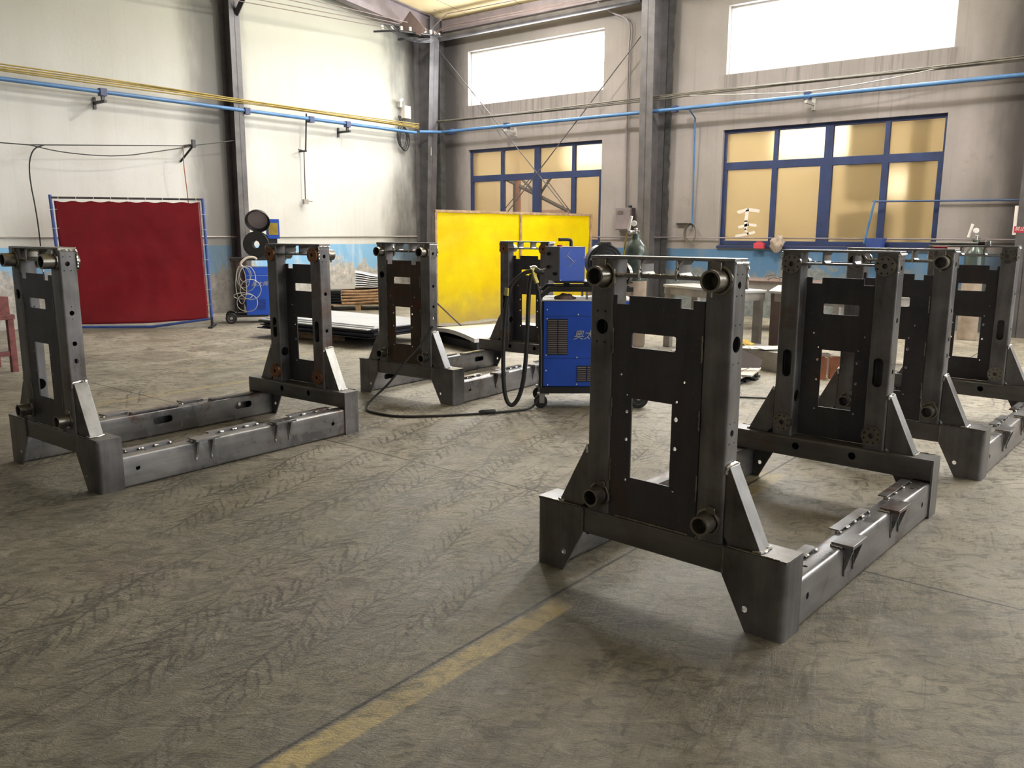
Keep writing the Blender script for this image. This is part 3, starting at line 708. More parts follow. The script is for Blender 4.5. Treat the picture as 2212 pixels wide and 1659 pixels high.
    for xx in (-.083, .08):
        bm = bmesh.new(); box(bm, (xx - .005, y0c + .004, 1.291), (xx + .005, y1c - .006, HT - .012))
        prism(bm, [(xx + .004, HT - .012), (xx + .02, HT - .012), (xx + .004, HT - .03)], y0c + .004, y1c - .006, 'xz')
        prism(bm, [(xx + .004, 1.291), (xx + .016, 1.291), (xx + .004, 1.305)], y0c + .004, y1c - .006, 'xz')
        dv = obj('divider_plate', bm, style['top'], root, xf=X)
        bm = bmesh.new(); weld(bm, [(xx, y0c + .001, HT - .014), (xx - .002, y0c - .001, 1.32), (xx, y0c - .001, 1.275)], .006); obj('weld_bead', bm, 'bright_weld' if not far else 'machined_steel', dv, xf=X)
    for s in (-1, 1): welds([[(s * (c_ + .001), y0c - .001, HT - .016), (s * (c_ + .002), y1c, HT - .018)], [(s * (c_ - .002), y1c + .002, HT - .016), (s * (c_ - .002), y1c + .003, 1.25)]], .006, 'bright_weld', tp, X)
    welds([[(-ci, y0c + .0, 1.292), (-.09, y0c + .012, 1.293)], [(-.07, y0c + .012, 1.293), (.07, y0c + .012, 1.293)], [(.09, y0c + .012, 1.293), (ci, y0c, 1.293)]], .0048, 'bright_weld', lp, X)
def build_rails(root, style):
    for s in (-1, 1):
        bm = bmesh.new(); a, b = sorted((s * .462, s * .564))
        prism(bm, [(x, z) for (x, z) in rrect(a, .002, b, .190, .016)], .011, FL - .011, 'xz', [rrect(a + .008, .010, b - .008, .182, .009)])
        rl = obj('base_rail', bm, style['rail'], root); cb = bmesh.new()
        for (yy, zz) in ((.23, .106), (1.677, .101)): cylc(cb, (s * .54, yy, zz), (s * .60, yy, zz), .014, 20)
        for yy in (.29, .974, 1.647): slotc(cb, yy, .112, .075, .025, *sorted((s * .44, s * .48)), plane='yz')
        for yy in (.30, 1.63): cylc(cb, (s * .52, yy, .17), (s * .52, yy, .21), .010, 14)
        cut(rl, cb)
        for (ya, yb) in ((.20, .488), (.742, 1.107), (1.36, 1.718)):
            bm = bmesh.new(); box(bm, (s * .443, ya, .199), (s * .485, yb, .205)); box(bm, (s * .470, ya, .186), (s * .476, yb, .200)); st = obj('locating_strip', bm, 'rail_steel', rl)
            k = int((yb - ya) / .09)
            welds([[(s * .488, max(ya, ya + (yb - ya) * i / k - .014), .196), (s * .489, min(yb, ya + (yb - ya) * i / k + .014), .195)] for i in range(k + 1)], .006, 'bright_weld', st)
        for (ya, yb) in ((.583, .745), (1.168, 1.335)):
            bm = bmesh.new(); box(bm, (s * .512, ya, .190), (s * .602, yb, .206)); pd = obj('mounting_pad', bm, 'rail_steel', root, bevel=.002)
            for yy in (ya + .012, yb - .045):
                bm = bmesh.new(); prism(bm, [(s * .5635, .190), (s * .600, .190), (s * .5635, .068)], yy, yy + .012, 'xz'); rb = obj('pad_rib', bm, 'rail_steel', pd)
                bm = bmesh.new(); weld(bm, [(s * .566, yy - .003, .185), (s * .567, yy - .003, .12), (s * .567, yy + .002, .066), (s * .567, yy + .014, .10)], .0035); obj('weld_bead', bm, style['spat'], rb)
            welds([[(s * .511, ya - .003, .193), (s * .56, ya - .004, .193)], [(s * .60, yb + .002, .193), (s * .57, yb + .003, .193)]], .006, 'bright_weld', pd)
small4 = lambda y, z, dz=.038: [(y - .019, z + dz, .0035), (y + .019, z + dz, .0035), (y - .019, z - dz, .0035), (y + .019, z - dz, .0035)]
sideA = [(.050, 1.268, .013), (.050, 1.055, .030), (.050, .726, .013)] + small4(.05, 1.268) + small4(.05, 1.055, .07) + small4(.05, .726)
sideN = [(.054, 1.272, .0135), (.054, .998, .0135), (.054, .825, .0135), (.054, .726, .0135)] + small4(.052, 1.272) + [(.054, 1.033, .003), (.056, .965, .003), (.07, .76, .003), (.074, .70, .003)]
sideF = [(.064, 1.275, .0135), (.064, 1.003, .0135), (.064, .732, .0135)] + small4(.064, 1.275) + small4(.064, .732) + [(.064, .965, .003)]
def style(side, **k):
    d = dict(side=side, col='mill_scale_steel', tube='machined_steel', collar='machined_steel', disc='machined_steel', foot='mill_scale_steel', beam='beam_steel', sheet='plate_steel', top='ground_steel', rail='rail_steel', spat='rail_steel'); d.update(k); return d
frames = [
 ('A', (-1.5303, 2.7786), -.0505, style(sideA), style(sideF), 'dark welded steel machine frame standing nearest in front at right, beside the yellow line'),
 ('B', (-5.1282, 2.0090), .0201, style(sideN, top='machined_steel', spat='bright_weld'), style(sideF, disc='rusty_machined_steel', spat='bright_weld', top='mill_scale_steel'), 'dark welded steel machine frame standing alone at the left in front of the red screen'),
 ('C', (-5.2497, 5.0275), .0429, style(sideN, sheet='rusty_plate_steel', top='mill_scale_steel'), style(sideF, disc='rusty_machined_steel'), 'dark welded steel machine frame farthest away, standing in front of the yellow screen'),
 ('D', (-1.355, 5.4697), -.0444, style(sideN), style(sideF), 'dark welded steel machine frame cut by the right edge, standing behind the nearest frame'),
]
for (k, loc, rz, sn, sf, lb) in frames:
    root = thing('machine_stand', lb, 'metal stand', (loc[0], loc[1], 0), rz, 'welded machine frames on the workshop floor')
    build_tower(root, False, sn); build_tower(root, True, sf); build_rails(root, sn)
# ------------------------------------------------------------------ props
def text_mesh(s, size, ext=.0015):
    cu = bpy.data.curves.new('t', 'FONT'); cu.body = s; cu.size = size; cu.extrude = ext; cu.align_x = 'LEFT'; cu.shear = .25 if ord(s[0]) > 255 and size > .06 else 0
    o = bpy.data.objects.new('t', cu); C.objects.link(o); bpy.context.view_layer.update()
    me = bpy.data.meshes.new_from_object(o.evaluated_get(bpy.context.evaluated_depsgraph_get())); bpy.data.objects.remove(o); bpy.data.curves.remove(cu); return me
def text(name, s, size, mat, parent, M4):
    me = text_mesh(s, size); me.transform(M4); me.materials.clear(); me.materials.append(M[mat])
    o = bpy.data.objects.new(name, me); C.objects.link(o); o.parent = parent; return o
STAND = Matrix.Rotation(math.pi / 2, 4, 'X')      # text facing local -y
# --- red welding screen
s0 = Vector((-12.88, 5.46, 0)); rz = math.atan2(.774, .633)
t = thing('welding_screen', 'dark red vinyl welding screen tied to a blue tube frame before the left wall', 'screen', s0, rz)
bm = bmesh.new(); tube(bm, [(-.08, 0, 1.97), (-.02, 0, .0)], .022, 10, smooth=0); obj('post', bm, 'blue_tube_paint', t)
bm = bmesh.new(); tube(bm, [(2.02, 0, 1.94), (2.05, 0, .0)], .022, 10, smooth=0); obj('post', bm, 'blue_tube_paint', t)
bm = bmesh.new(); tube(bm, [(-.08, 0, 1.93), (2.02, 0, 1.925)], .016, 10, smooth=0); obj('top_rail', bm, 'column_paint', t)
bm = bmesh.new(); tube(bm, [(-.02, 0, .035), (1.15, -.02, .022), (1.20, -.02, .022), (2.05, 0, .13)], .02, 10, smooth=1); obj('bottom_rail', bm, 'blue_tube_paint', t)
for x in (-.02, 2.05):
    bm = bmesh.new(); box(bm, (x - .03, -.25, 0), (x + .03, .25, .025)); prism(bm, [(-.09, .02), (.09, .02), (.02, .15), (-.02, .15)], x - .015, x + .015, 'yz'); obj('foot', bm, 'black_paint', t)
bm = bmesh.new(); nx, nz = 60, 50; G_ = []
for j in range(nz + 1):
    row = []
    for i in range(nx + 1):
        u = i / nx; w = j / nz
        x = -.035 + .045 * w + u * (2.01 - .02 * w); sag = .006 * math.sin(u * math.pi * 8) ** 2
        zt = 1.885 - sag * 3; zb = .075 + (.05 if u > .55 else 0) * (u - .55) / .45
        z = zt + (zb - zt) * w
        y = .004 * math.sin(u * 9 + w * 2) + .02 * noise.noise(Vector((u * 2, w * 2, .3))) * (1 - abs(2 * u - 1)) + .008 * noise.noise(Vector((u * 9, w * 5, 4)))
        row.append(bm.verts.new((x, y, z)))
    G_.append(row)
for j in range(nz):
    for i in range(nx): bm.faces.new((G_[j][i], G_[j][i + 1], G_[j + 1][i + 1], G_[j + 1][i]))
o = obj('vinyl_sheet', bm, 'red_vinyl', t, sharp=3); sd = o.modifiers.new('s', 'SOLIDIFY'); sd.thickness = .003
for i in range(9):
    bm = bmesh.new(); x = .03 + i * .237; tube(bm, [(x, -.02, 1.945), (x + .004, -.026, 1.90), (x + .003, .012, 1.875)], .0035, 6, smooth=1); bmesh.ops.create_icosphere(bm, subdivisions=1, radius=.009, matrix=Matrix.Translation((x + .002, -.028, 1.885))); obj('cable_tie', bm, 'white_pvc', t)
for i in range(8):
    bm = bmesh.new(); z = 1.70 - i * .225; x = 2.0; tube(bm, [(x - .01, -.02, z), (x + .055, -.025, z + .004)], .0035, 6, smooth=0); obj('cable_tie', bm, 'white_pvc', t)
for i in range(3):
    bm = bmesh.new(); z = 1.76 - i * .27; x = -.05 + .01 * i; tube(bm, [(x - .05, -.025, z), (x + .05, -.02, z + .003)], .0035, 6, smooth=0); obj('cable_tie', bm, 'white_pvc', t)
# --- yellow welding screen
t = thing('welding_screen', 'bright yellow welding screen in a brown frame standing before the corner of the hall', 'screen', (-8.91, 9.66, 0), math.atan2(.997, .08))
for x in (-.38, 1.53, 3.44):
    bm = bmesh.new(); box(bm, (x - .022, -.025, 0), (x + .022, .0, 1.79)); obj('post', bm, 'wood', t, bevel=.003)
bm = bmesh.new(); box(bm, (-.40, -.03, 1.75), (3.46, .01, 1.79)); obj('top_rail', bm, 'wood', t, bevel=.003)
bm = bmesh.new(); G_ = []
for j in range(31):
    G_.append([bm.verts.new((-.36 + 3.78 * i / 60, .012 + .02 * noise.noise(Vector((i * .12, j * .2, 0))), 1.755 - 1.72 * j / 30 + .03 * (1 - j / 30 < .05) * noise.noise(Vector((i * .2, 0, 0))))) for i in range(61)])
for j in range(30):
    for i in range(60): bm.faces.new((G_[j][i], G_[j][i + 1], G_[j + 1][i + 1], G_[j + 1][i]))
obj('vinyl_sheet', bm, 'yellow_vinyl', t, sharp=3)
for x in (-.38, 3.44):
    bm = bmesh.new(); tube(bm, [(x, 0, .38), (x + .02, -.62, .012)], .012, 6, smooth=0); tube(bm, [(x + .02, -.64, .012), (x, 0, .012)], .012, 6, smooth=0); obj('brace', bm, 'brown_steel', t)

# --- blue welding machine in the middle
rz = math.atan2(.632, .775); O = (-4.03, 5.42, 0)
t = thing('welding_machine', 'blue welding power source on a wheeled trolley behind the nearest frame', 'welding machine', O, rz)
bm = bmesh.new(); box(bm, (.015, .02, .19), (.75, .46, .90)); body = obj('cabinet', bm, 'blue_machine_paint', t, bevel=.006)
bm = bmesh.new(); box(bm, (.0, .03, .19), (.015, .45, .89)); fp = obj('end_panel', bm, 'black_paint', t, bevel=.003)
for k in range(12):
    bm = bmesh.new(); box(bm, (-.006, .08, .36 + k * .022), (.0, .40, .368 + k * .022)); obj('louvre', bm, 'column_paint', fp)
bm = bmesh.new(); box(bm, (.0, .01, .90), (.76, .47, .912)); obj('lid', bm, 'white_sheet', t, bevel=.003)
for (xa, xb, za, zb, k) in ((.05, .128, .462, .748, 16), (.138, .212, .462, .748, 16), (.30, .372, .235, .36, 7), (.382, .45, .235, .36, 7)):
    bm = bmesh.new(); box(bm, (xa - .003, .0165, za - .006), (xb + .003, .0195, zb + .006)); vp = obj('vent_panel', bm, 'black_paint', body)
    for i in range(k):
        z = za + (zb - za) * (i + .5) / k; bm = bmesh.new(); prism(bm, [(.018, z - .005), (.008, z - .003), (.018, z + .006)], xa, xb, 'yz'); obj('louvre', bm, 'beam_grey', body)
for z in (.775, .425):
    bm = bmesh.new(); box(bm, (.015, .0185, z), (.75, .0205, z + .003)); obj('panel_seam', bm, 'navy_frame_paint', body)
for (x, z) in ((.045, .83), (.30, .79), (.045, .755), (.295, .435), (.04, .455), (.04, .325), (.055, .205), (.295, .21), (.70, .83), (.70, .22)):
    bm = bmesh.new(); cyl(bm, (x, .012, z), (x, .021, z), .006, 10); obj('screw', bm, 'white_pvc', body)
text('lettering', '\u5965\u592a\u710a\u673a', .085, 'silver_letter', body, Matrix.Translation((.262, .0165, .592)) @ STAND)
bm = bmesh.new(); prism(bm, [(-.01, .02), (.80, .02), (.80, .46), (-.01, .46)], .13, .185, 'xy', [[(.03, .06), (.76, .06), (.76, .42), (.03, .42)]]); obj('trolley_base', bm, 'black_paint', t, bevel=.004)
for y in (.06, .42):
    cs = bmesh.new(); box(cs, (-.03, y - .03, .118), (.07, y + .03, .13)); box(cs, (-.012, y - .024, .045), (.03, y - .020, .12)); box(cs, (-.012, y + .020, .045), (.03, y + .024, .12)); c1 = obj('castor_fork', cs, 'tyre_rim', t)
    bm = bmesh.new(); lathe(bm, (.0, y - .016, .056), (0, 1, 0), [(0, .03), (0, .05), (.006, .056), (.026, .056), (.032, .05), (.032, .03)], 24); obj('castor_wheel', bm, 'black_rubber', c1)
    bm = bmesh.new(); lathe(bm, (.82, y - .022, .085), (0, 1, 0), [(0, .05), (0, .078), (.008, .085), (.036, .085), (.044, .078), (.044, .05)], 28); w1 = obj('rear_wheel', bm, 'black_rubber', t)
    bm = bmesh.new(); lathe(bm, (.82, y - .024, .085), (0, 1, 0), [(0, .015), (.004, .02), (.010, .045), (.0, .052), (.03, .05)], 24); obj('wheel_rim', bm, 'tyre_rim', w1)
bm = bmesh.new(); box(bm, (.80, .03, .08), (.84, .42, .10)); box(bm, (.79, .18, .09), (.83, .28, .14)); obj('axle', bm, 'black_paint', t)
for y in (.03, .43):
    bm = bmesh.new(); prism(bm, [(-.025, .94), (.055, 1.015), (.75, 1.015), (.75, .975), (.07, .975), (-.012, .912)], y, y + .02, 'xz'); obj('side_rail', bm, 'black_paint', t, bevel=.002)
    for x in (-.01, .36, .73):
        bm = bmesh.new(); box(bm, (x, y + .002, .912), (x + .018, y + .018, .985)); obj('rail_post', bm, 'beam_grey', t)
bm = bmesh.new(); box(bm, (.10, .03, 1.045), (.74, .43, 1.058)); 
for x in (.19, .36, .66): box(bm, (x, .2, 1.012), (x + .05, .26, 1.046))
box(bm, (.12, .2, .995), (.74, .26, 1.014)); obj('feeder_shelf', bm, 'black_paint', t)
# feeder on the shelf
f = thing('wire_feeder', 'blue wire feeder box with a black side standing on the middle welding machine', 'wire feeder', (-3.935, 5.515, 1.06), math.radians(59))
bm = bmesh.new(); box(bm, (.004, .0, .0), (.235, .28, .275)); fb = obj('housing', bm, 'blue_machine_paint', f, bevel=.004)
bm = bmesh.new(); box(bm, (-.004, -.001, .0), (.004, .281, .272)); obj('end_panel', bm, 'black_paint', f, bevel=.002)
bm = bmesh.new(); box(bm, (-.004, -.003, .272), (.238, .284, .279)); obj('lid', bm, 'beam_grey', f, bevel=.002)
for (y, z, r) in ((.20, .22, .016), (.21, .11, .014), (.07, .06, .013)):
    bm = bmesh.new(); lathe(bm, (-.004, y, z), (-1, 0, 0), [(0, r), (.012, r), (.02, r * .7)], 16); obj('socket', bm, 'black_rubber', f)
bm = bmesh.new()
def fpt(px, py): return ((px - 1202) / 55 * .235, -.003, .272 - (py - 536) * .00385)
tube(bm, [fpt(1224, 544), fpt(1215, 556)], .0022, 6, smooth=0); obj('door_rod', bm, 'silver_letter', fb)
bm = bmesh.new(); tube(bm, [fpt(1218, 557), fpt(1220, 554), fpt(1234, 567), fpt(1237, 562)], .0028, 6, smooth=0); obj('door_rod', bm, 'silver_letter', fb)
bm = bmesh.new(); tube(bm, [fpt(1230, 568), fpt(1223, 577)], .0022, 6, smooth=0); obj('door_rod', bm, 'silver_letter', fb)
for p in (fpt(1206, 539), fpt(1206, 607), fpt(1254, 560)):
    bm = bmesh.new(); cyl(bm, (p[0], -.006, p[2] + .01), (p[0], .002, p[2] + .01), .004, 10); obj('screw', bm, 'white_pvc', fb)
bm = bmesh.new(); tube(bm, [(.17, .14, .275), (.17, .14, .325), (.16, .14, .335), (.06, .14, .335)], .014, 10, smooth=1); obj('handle', bm, 'black_rubber', f)
bm = bmesh.new(); cyl(bm, (.05, .10, .278), (.05, .10, .292), .022, 16); obj('knob', bm, 'red_plastic', f)
f = thing('wire_spool_cover', 'round black spool cover behind the blue feeder box', 'spool', (-3.735, 5.88, 1.06), math.radians(45))
bm = bmesh.new(); lathe(bm, (0, -.06, .15), (0, 1, 0), [(0, .02), (0, .10), (.01, .148), (.12, .152), (.13, .14)], 40)
obj('drum', bm, 'black_paint', f)
for r in (.05, .08, .11, .135):
    bm = bmesh.new(); lathe(bm, (0, -.068, .15), (0, 1, 0), [(0, r), (.0, r + .004), (.009, r + .004), (.009, r)], 40, close=True); obj('ridge', bm, 'black_paint', f)
bm = bmesh.new()
for k in range(7): box(bm, (-.05 + k * .014, -.06, .298), (-.043 + k * .014, .06, .315))
box(bm, (-.055, -.05, .29), (.05, .05, .303)); obj('clip', bm, 'column_paint', f)
# rag on the lid
bm = bmesh.new(); bmesh.ops.create_icosphere(bm, subdivisions=3, radius=1)
for v_ in bm.verts:
    k = 1 + .35 * noise.noise(v_.co * 2.2); v_.co = Vector((v_.co.x * .085 * k, v_.co.y * .05 * k, max(0, v_.co.z) * .045 * k))
g = obj('leather_glove', bm, 'brown_steel', None, sharp=1.2); g.location = (-3.93, 5.60, .912); g.rotation_euler.z = rz; tag(g, 'dark brown work glove lying on the lid of the middle welding machine', 'glove')
# torch and its hose
t = thing('welding_torch', 'welding torch with black hose looping down to the floor beside the blue machine', 'welding torch', (-4.19, 5.23, 0))
L = lambda p: (p[0] + 4.19, p[1] - 5.23, p[2])
bm = bmesh.new(); tube(bm, [L(p) for p in [(-4.0, 5.40, 1.13), (-4.06, 5.34, 1.15), (-4.12, 5.28, 1.13), (-4.21, 5.21, 1.02), (-4.24, 5.19, .72), (-4.245, 5.18, .34), (-4.23, 5.19, .10), (-4.19, 5.23, .025), (-4.14, 5.28, .12), (-4.105, 5.30, .34), (-4.09, 5.31, .72), (-4.085, 5.315, 1.0), (-4.07, 5.33, 1.12)]], .018, 10); obj('hose', bm, 'black_rubber', t)
bm = bmesh.new(); tube(bm, [L(p) for p in [(-4.07, 5.335, 1.17), (-4.055, 5.345, 1.10), (-4.04, 5.36, 1.05)]], .021, 10); obj('handle', bm, 'yellow_brass', t)
bm = bmesh.new(); tube(bm, [L(p) for p in [(-4.04, 5.36, 1.05), (-4.02, 5.372, .94), (-4.015, 5.375, .80), (-4.0, 5.37, .5), (-4.0, 5.37, .2)]], .014, 8); obj('cable', bm, 'black_rubber', t)
bm = bmesh.new(); tube(bm, [L(p) for p in [(-4.075, 5.33, 1.165), (-4.05, 5.35, 1.185), (-4.02, 5.37, 1.155), (-3.985, 5.40, 1.165)]], .014, 8, rad=lambda i: max(.003, .024 - .0024 * i)); obj('nozzle', bm, 'bright_weld', t)
bm = bmesh.new(); lathe(bm, L((-4.22, 5.20, .95)), (.05, .03, 1), [(0, .019), (0, .021), (.06, .021), (.06, .019)], 12, close=True)
obj('hose_band', bm, 'yellow_brass', t)
# ground lead on the floor
bm = bmesh.new(); tube(bm, [(-4.92, 5.06, .66), (-4.96, 4.95, .50), (-5.02, 4.80, .36), (-5.08, 4.70, .20), (-5.18, 4.55, .05), (-5.12, 4.45, .012), (-4.95, 4.40, .011), (-4.66, 4.44, .011), (-4.37, 4.80, .011), (-4.20, 5.06, .011), (-4.12, 5.22, .011), (-4.07, 5.36, .012), (-4.045, 5.40, .10)], .010, 8)
lead = obj('ground_lead', bm, 'black_rubber'); tag(lead, 'black cable hanging from the far middle frame and curving over the floor to the machine', 'cable')
bm = bmesh.new(); lathe(bm, (-4.29, 4.93, .022), (.55, .83, 0), [(0, .01), (.02, .02), (.12, .02), (.14, .012)], 12); obj('connector', bm, 'black_rubber', lead)

# --- blue welding machine by the left wall
rz = math.radians(57)
t = thing('welding_machine', 'blue welding power source draped in pale wires near the dark post on the left wall', 'welding machine', (-11.73, 7.44, 0), rz)
bm = bmesh.new(); box(bm, (.27, .02, .13), (.90, .45, .89)); body = obj('cabinet', bm, 'blue_machine_paint', t, bevel=.006)
text('lettering', '\u5965\u592a\u710a\u673a', .085, 'silver_letter', body, Matrix.Translation((.36, .0165, .60)) @ STAND)
bm = bmesh.new(); box(bm, (.27, .0185, .76), (.90, .0205, .765)); obj('panel_seam', bm, 'silver_letter', body)
for i in range(8):
    z = .22 + i * .022
    for (xa, xb) in ((.44, .50), (.51, .57)):
        bm = bmesh.new(); box(bm, (xa, .014, z), (xb, .02, z + .007)); obj('louvre', bm, 'navy_frame_paint', body)
bm = bmesh.new(); prism(bm, [(-.01, .03), (.92, .03), (.92, .46), (-.01, .46)], .10, .135, 'xy', [[(.05, .08), (.86, .08), (.86, .41), (.05, .41)]]); obj('trolley_base', bm, 'black_paint', t)
bm = bmesh.new(); prism(bm, [(.04, 1.05), (.30, 1.05), (.30, .2), (.21, .35)], .10, .12, 'xz'); obj('shield_panel', bm, 'brown_steel', t)
for y in (.0, .44):
    bm = bmesh.new(); lathe(bm, (.03, y, .088), (0, 1, 0), [(0, .05), (0, .08), (.008, .088), (.035, .088), (.043, .08), (.043, .05)], 24); w1 = obj('wheel', bm, 'black_rubber', t)
    bm = bmesh.new(); lathe(bm, (.03, y - .002, .088), (0, 1, 0), [(0, .015), (.006, .045), (0, .052), (.03, .05)], 20); obj('wheel_rim', bm, 'tyre_rim', w1)
    bm = bmesh.new(); lathe(bm, (.80, y, .05), (0, 1, 0), [(0, .05), (.035, .05)], 20); obj('castor_wheel', bm, 'black_rubber', t)
bm = bmesh.new()
prism(bm, [(.08, .03), (.92, .03), (.92, .45), (.08, .45)], 1.0, 1.04, 'xy', [[(.30, .07), (.52, .07), (.52, .41), (.30, .41)], [(.56, .07), (.88, .07), (.88, .41), (.56, .41)]])
for x in (.12, .86):
    for y in (.05, .42): box(bm, (x, y, .12), (x + .025, y + .025, 1.01))
obj('trolley_frame', bm, 'black_paint', t)
f = thing('wire_feeder', 'small blue wire feeder with yellow front plate on the machine by the left wall', 'wire feeder', (-11.73, 7.44, 1.04), rz)
bm = bmesh.new(); box(bm, (.48, .08, 0), (.84, .40, .05)); box(bm, (.66, .16, .05), (.80, .30, .30)); obj('base', bm, 'black_paint', f)
bm = bmesh.new(); box(bm, (.64, .12, .30), (.84, .36, .61)); hb = obj('housing', bm, 'blue_machine_paint', f, bevel=.004)
bm = bmesh.new(); box(bm, (.67, .112, .36), (.82, .12, .55)); obj('front_plate', bm, 'yellow_label', hb)
bm = bmesh.new(); box(bm, (.86, .10, .05), (.98, .14, .13)); box(bm, (.80, .10, .0), (.98, .30, .05)); obj('bracket', bm, 'column_paint', f)
bm = bmesh.new(); lathe(bm, (.46, .02, .212), (.25, 1, 0), [(0, .06), (0, .20), (.02, .205), (.03, .15), (.13, .15), (.14, .205), (.16, .20), (.16, .06)], 36, close=True); obj('wire_spool', bm, 'black_rubber', f)
bm = bmesh.new(); lathe(bm, (.52, .10, .62), (-.15, -.85, -.45), [(0, .10), (.03, .17), (.10, .195), (.115, .19), (.06, .165), (.03, .10), (.028, .01)], 32); obj('spool_cover', bm, 'black_paint', f)
bm = bmesh.new(); lathe(bm, (.51, .06, .60), (-.15, -.85, -.45), [(0, .01), (.0, .15), (.006, .155), (.012, .15), (.012, .01)], 32); obj('cover_lining', bm, 'beam_grey', f)
for k in range(7):
    bm = bmesh.new(); ph = k * .9; pts = []
    cx, cz, rx, rzz = [(.24, .74, .10, .17), (.27, .78, .09, .12), (.30, .72, .13, .20), (.20, .62, .08, .30), (.22, .45, .14, .05), (.28, .34, .16, .14), (.34, .55, .16, .16)][k]
    for i in range(22):
        q = ph + i / 16 * 2 * math.pi * (.9 if k < 4 else .8); pts.append((cx + rx * math.cos(q) + .01 * R.random(), -.05 - .01 * k + .02 * math.sin(q * 2), cz + rzz * math.sin(q)))
    tube(bm, pts, .0065, 6, smooth=1)
    o = obj('hanging_wire', bm, 'pale_wire'); o.location = (-11.73, 7.44, 0); o.rotation_euler.z = rz
    tag(o, 'pale grey welding wire loop tangled over the trolley of the machine by the left wall', 'wire', 'pale wire loops on the left machine')
bm = bmesh.new(); tube(bm, [(.25, -.05, .90), (.20, -.06, .95), (.30, -.04, 1.05), (.42, -.03, 1.06), (.46, .0, 1.02)], .02, 6, smooth=2); o = obj('rag', bm, 'pale_card'); o.location = (-11.73, 7.44, 0); o.rotation_euler.z = rz; tag(o, 'pale twisted rag where the wires hang off the machine by the left wall', 'rag')

# --- stacks of sheet on the floor
def sheet_stack(cx, cy, z0, rz0, Lx, Ly, items, group, name='steel_sheet'):
    z = z0
    for (m, th, lb, jit, cat) in items:
        bm = bmesh.new(); box(bm, (-Lx / 2, -Ly / 2, 0), (Lx / 2, Ly / 2, th)); o = obj(name, bm, m, bevel=.001)
        o.location = (cx + R.uniform(-jit, jit), cy + R.uniform(-jit, jit), z); o.rotation_euler.z = rz0 + R.uniform(-jit, jit) * .4; z += th + .0008
        tag(o, lb, cat, group)
    return z
for i, y in enumerate((7.15, 7.75)):
    bm = bmesh.new(); box(bm, (-.62, -.05, 0), (.62, .05, .12)); o = obj('timber_bearer', bm, 'wood', bevel=.004); o.location = (-9.35, y, 0); o.rotation_euler.z = .13
    tag(o, 'front timber bearer under the low stack of dark sheets' if i == 0 else 'rear timber bearer under the low stack of dark sheets', 'timber')
ds = 'dark steel sheet in the low stack behind the left frame'
sheet_stack(-8.95, 7.45, .121, .08, 2.15, 1.1, [('dark_sheet', .012, ds, .05, 'sheet')] * 9, 'dark sheets in the low stack')
sheet_stack(-8.88, 7.48, .121 + 9 * .0128 + .001, .06, 2.15, 1.1, [('galvanised_sheet', .014, 'pale steel sheet on top of the low dark stack behind the left frame', .09, 'sheet')] * 3, 'pale sheets topping the low stack')
# wooden pallet with rusty sheets
rz = math.radians(48); PO = Vector((-11.95, 10.30, 0))
t = thing('wooden_pallet', 'wooden pallet under the rusty and white sheets by the left wall', 'pallet', PO, rz)
for x in (-.6, -.05, .5):
    bm = bmesh.new(); box(bm, (x, .0, 0), (x + .10, .95, .10)); obj('skid', bm, 'wood', t)
for k in range(6):
    bm = bmesh.new(); box(bm, (-.65, .0 + k * .17, .10), (.65, .10 + k * .17, .12)); obj('deck_board', bm, 'wood', t)
for k in range(5):
    bm = bmesh.new(); G_ = []
    for i in range(21):
        x = -.30 + .98 * i / 20; zz = .121 + k * .055 + .006 * math.sin(x * 6 + k) + max(0, x) * .05
        G_.append([bm.verts.new((x, yy, zz + d)) for (yy, d) in ((-.02, 0), (-.03, .022), (-.02, .045), (.9, .045), (.9, 0))])
    for a, b in zip(G_, G_[1:]):
        for q in range(5): bm.faces.new((a[q], a[(q + 1) % 5], b[(q + 1) % 5], b[q]))
    bm.faces.new(G_[0]); bm.faces.new(G_[-1][::-1])
    o = obj('rusty_sheet', bm, 'rusty_brown_sheet'); o.location = PO; o.rotation_euler.z = rz
    tag(o, 'rusty brown folded sheet lying on the wooden pallet', 'sheet', 'rusty sheets on the pallet')
for k in range(5):
    bm = bmesh.new(); box(bm, (-.66, .05, .125 + k * .05), (-.33, .9, .135 + k * .05)); prism(bm, [(-.66, .135 + k * .05), (-.64, .135 + k * .05), (-.64, .165 + k * .05), (-.66, .165 + k * .05)], .05, .9, 'xz'); o = obj('black_sheet', bm, 'dark_sheet'); o.location = PO; o.rotation_euler.z = rz
    tag(o, 'black channel plate at the left end of the pallet beside the rusty sheets', 'plate', 'black plates on the pallet')
bm = bmesh.new(); prism(bm, [(-.72, .385), (-.05, .405), (-.05, .50), (-.72, .47)], .0, .02, 'xz'); prism(bm, [(-.72, .385), (-.05, .405), (-.05, .415), (-.72, .395)], .0, .75, 'xz'); o = obj('angled_sheet', bm, 'white_sheet'); o.location = PO; o.rotation_euler.z = rz
tag(o, 'white angled panel lying over the left half of the rusty pallet stack', 'panel')
for k in range(7):
    bm = bmesh.new(); G_ = []
    for i in range(13):
        x = -.04 + .73 * i / 12; zz = .43 + k * .032 + (.09 - .16 * i / 12) * (k / 7) + .004 * math.sin(i)
        G_.append([bm.verts.new((x, yy, zz + d)) for (yy, d) in ((.0, 0), (-.01, .010), (.0, .02), (.7, .02), (.7, 0))])
    for a, b in zip(G_, G_[1:]):
        for q in range(5): bm.faces.new((a[q], a[(q + 1) % 5], b[(q + 1) % 5], b[q]))
    bm.faces.new(G_[0]); bm.faces.new(G_[-1][::-1])
    o = obj('galvanised_strip', bm, 'galvanised_sheet'); o.location = PO; o.rotation_euler.z = rz
    tag(o, 'bright galvanised strip fanned on top of the pallet stack', 'strip', 'galvanised strips on the pallet stack')
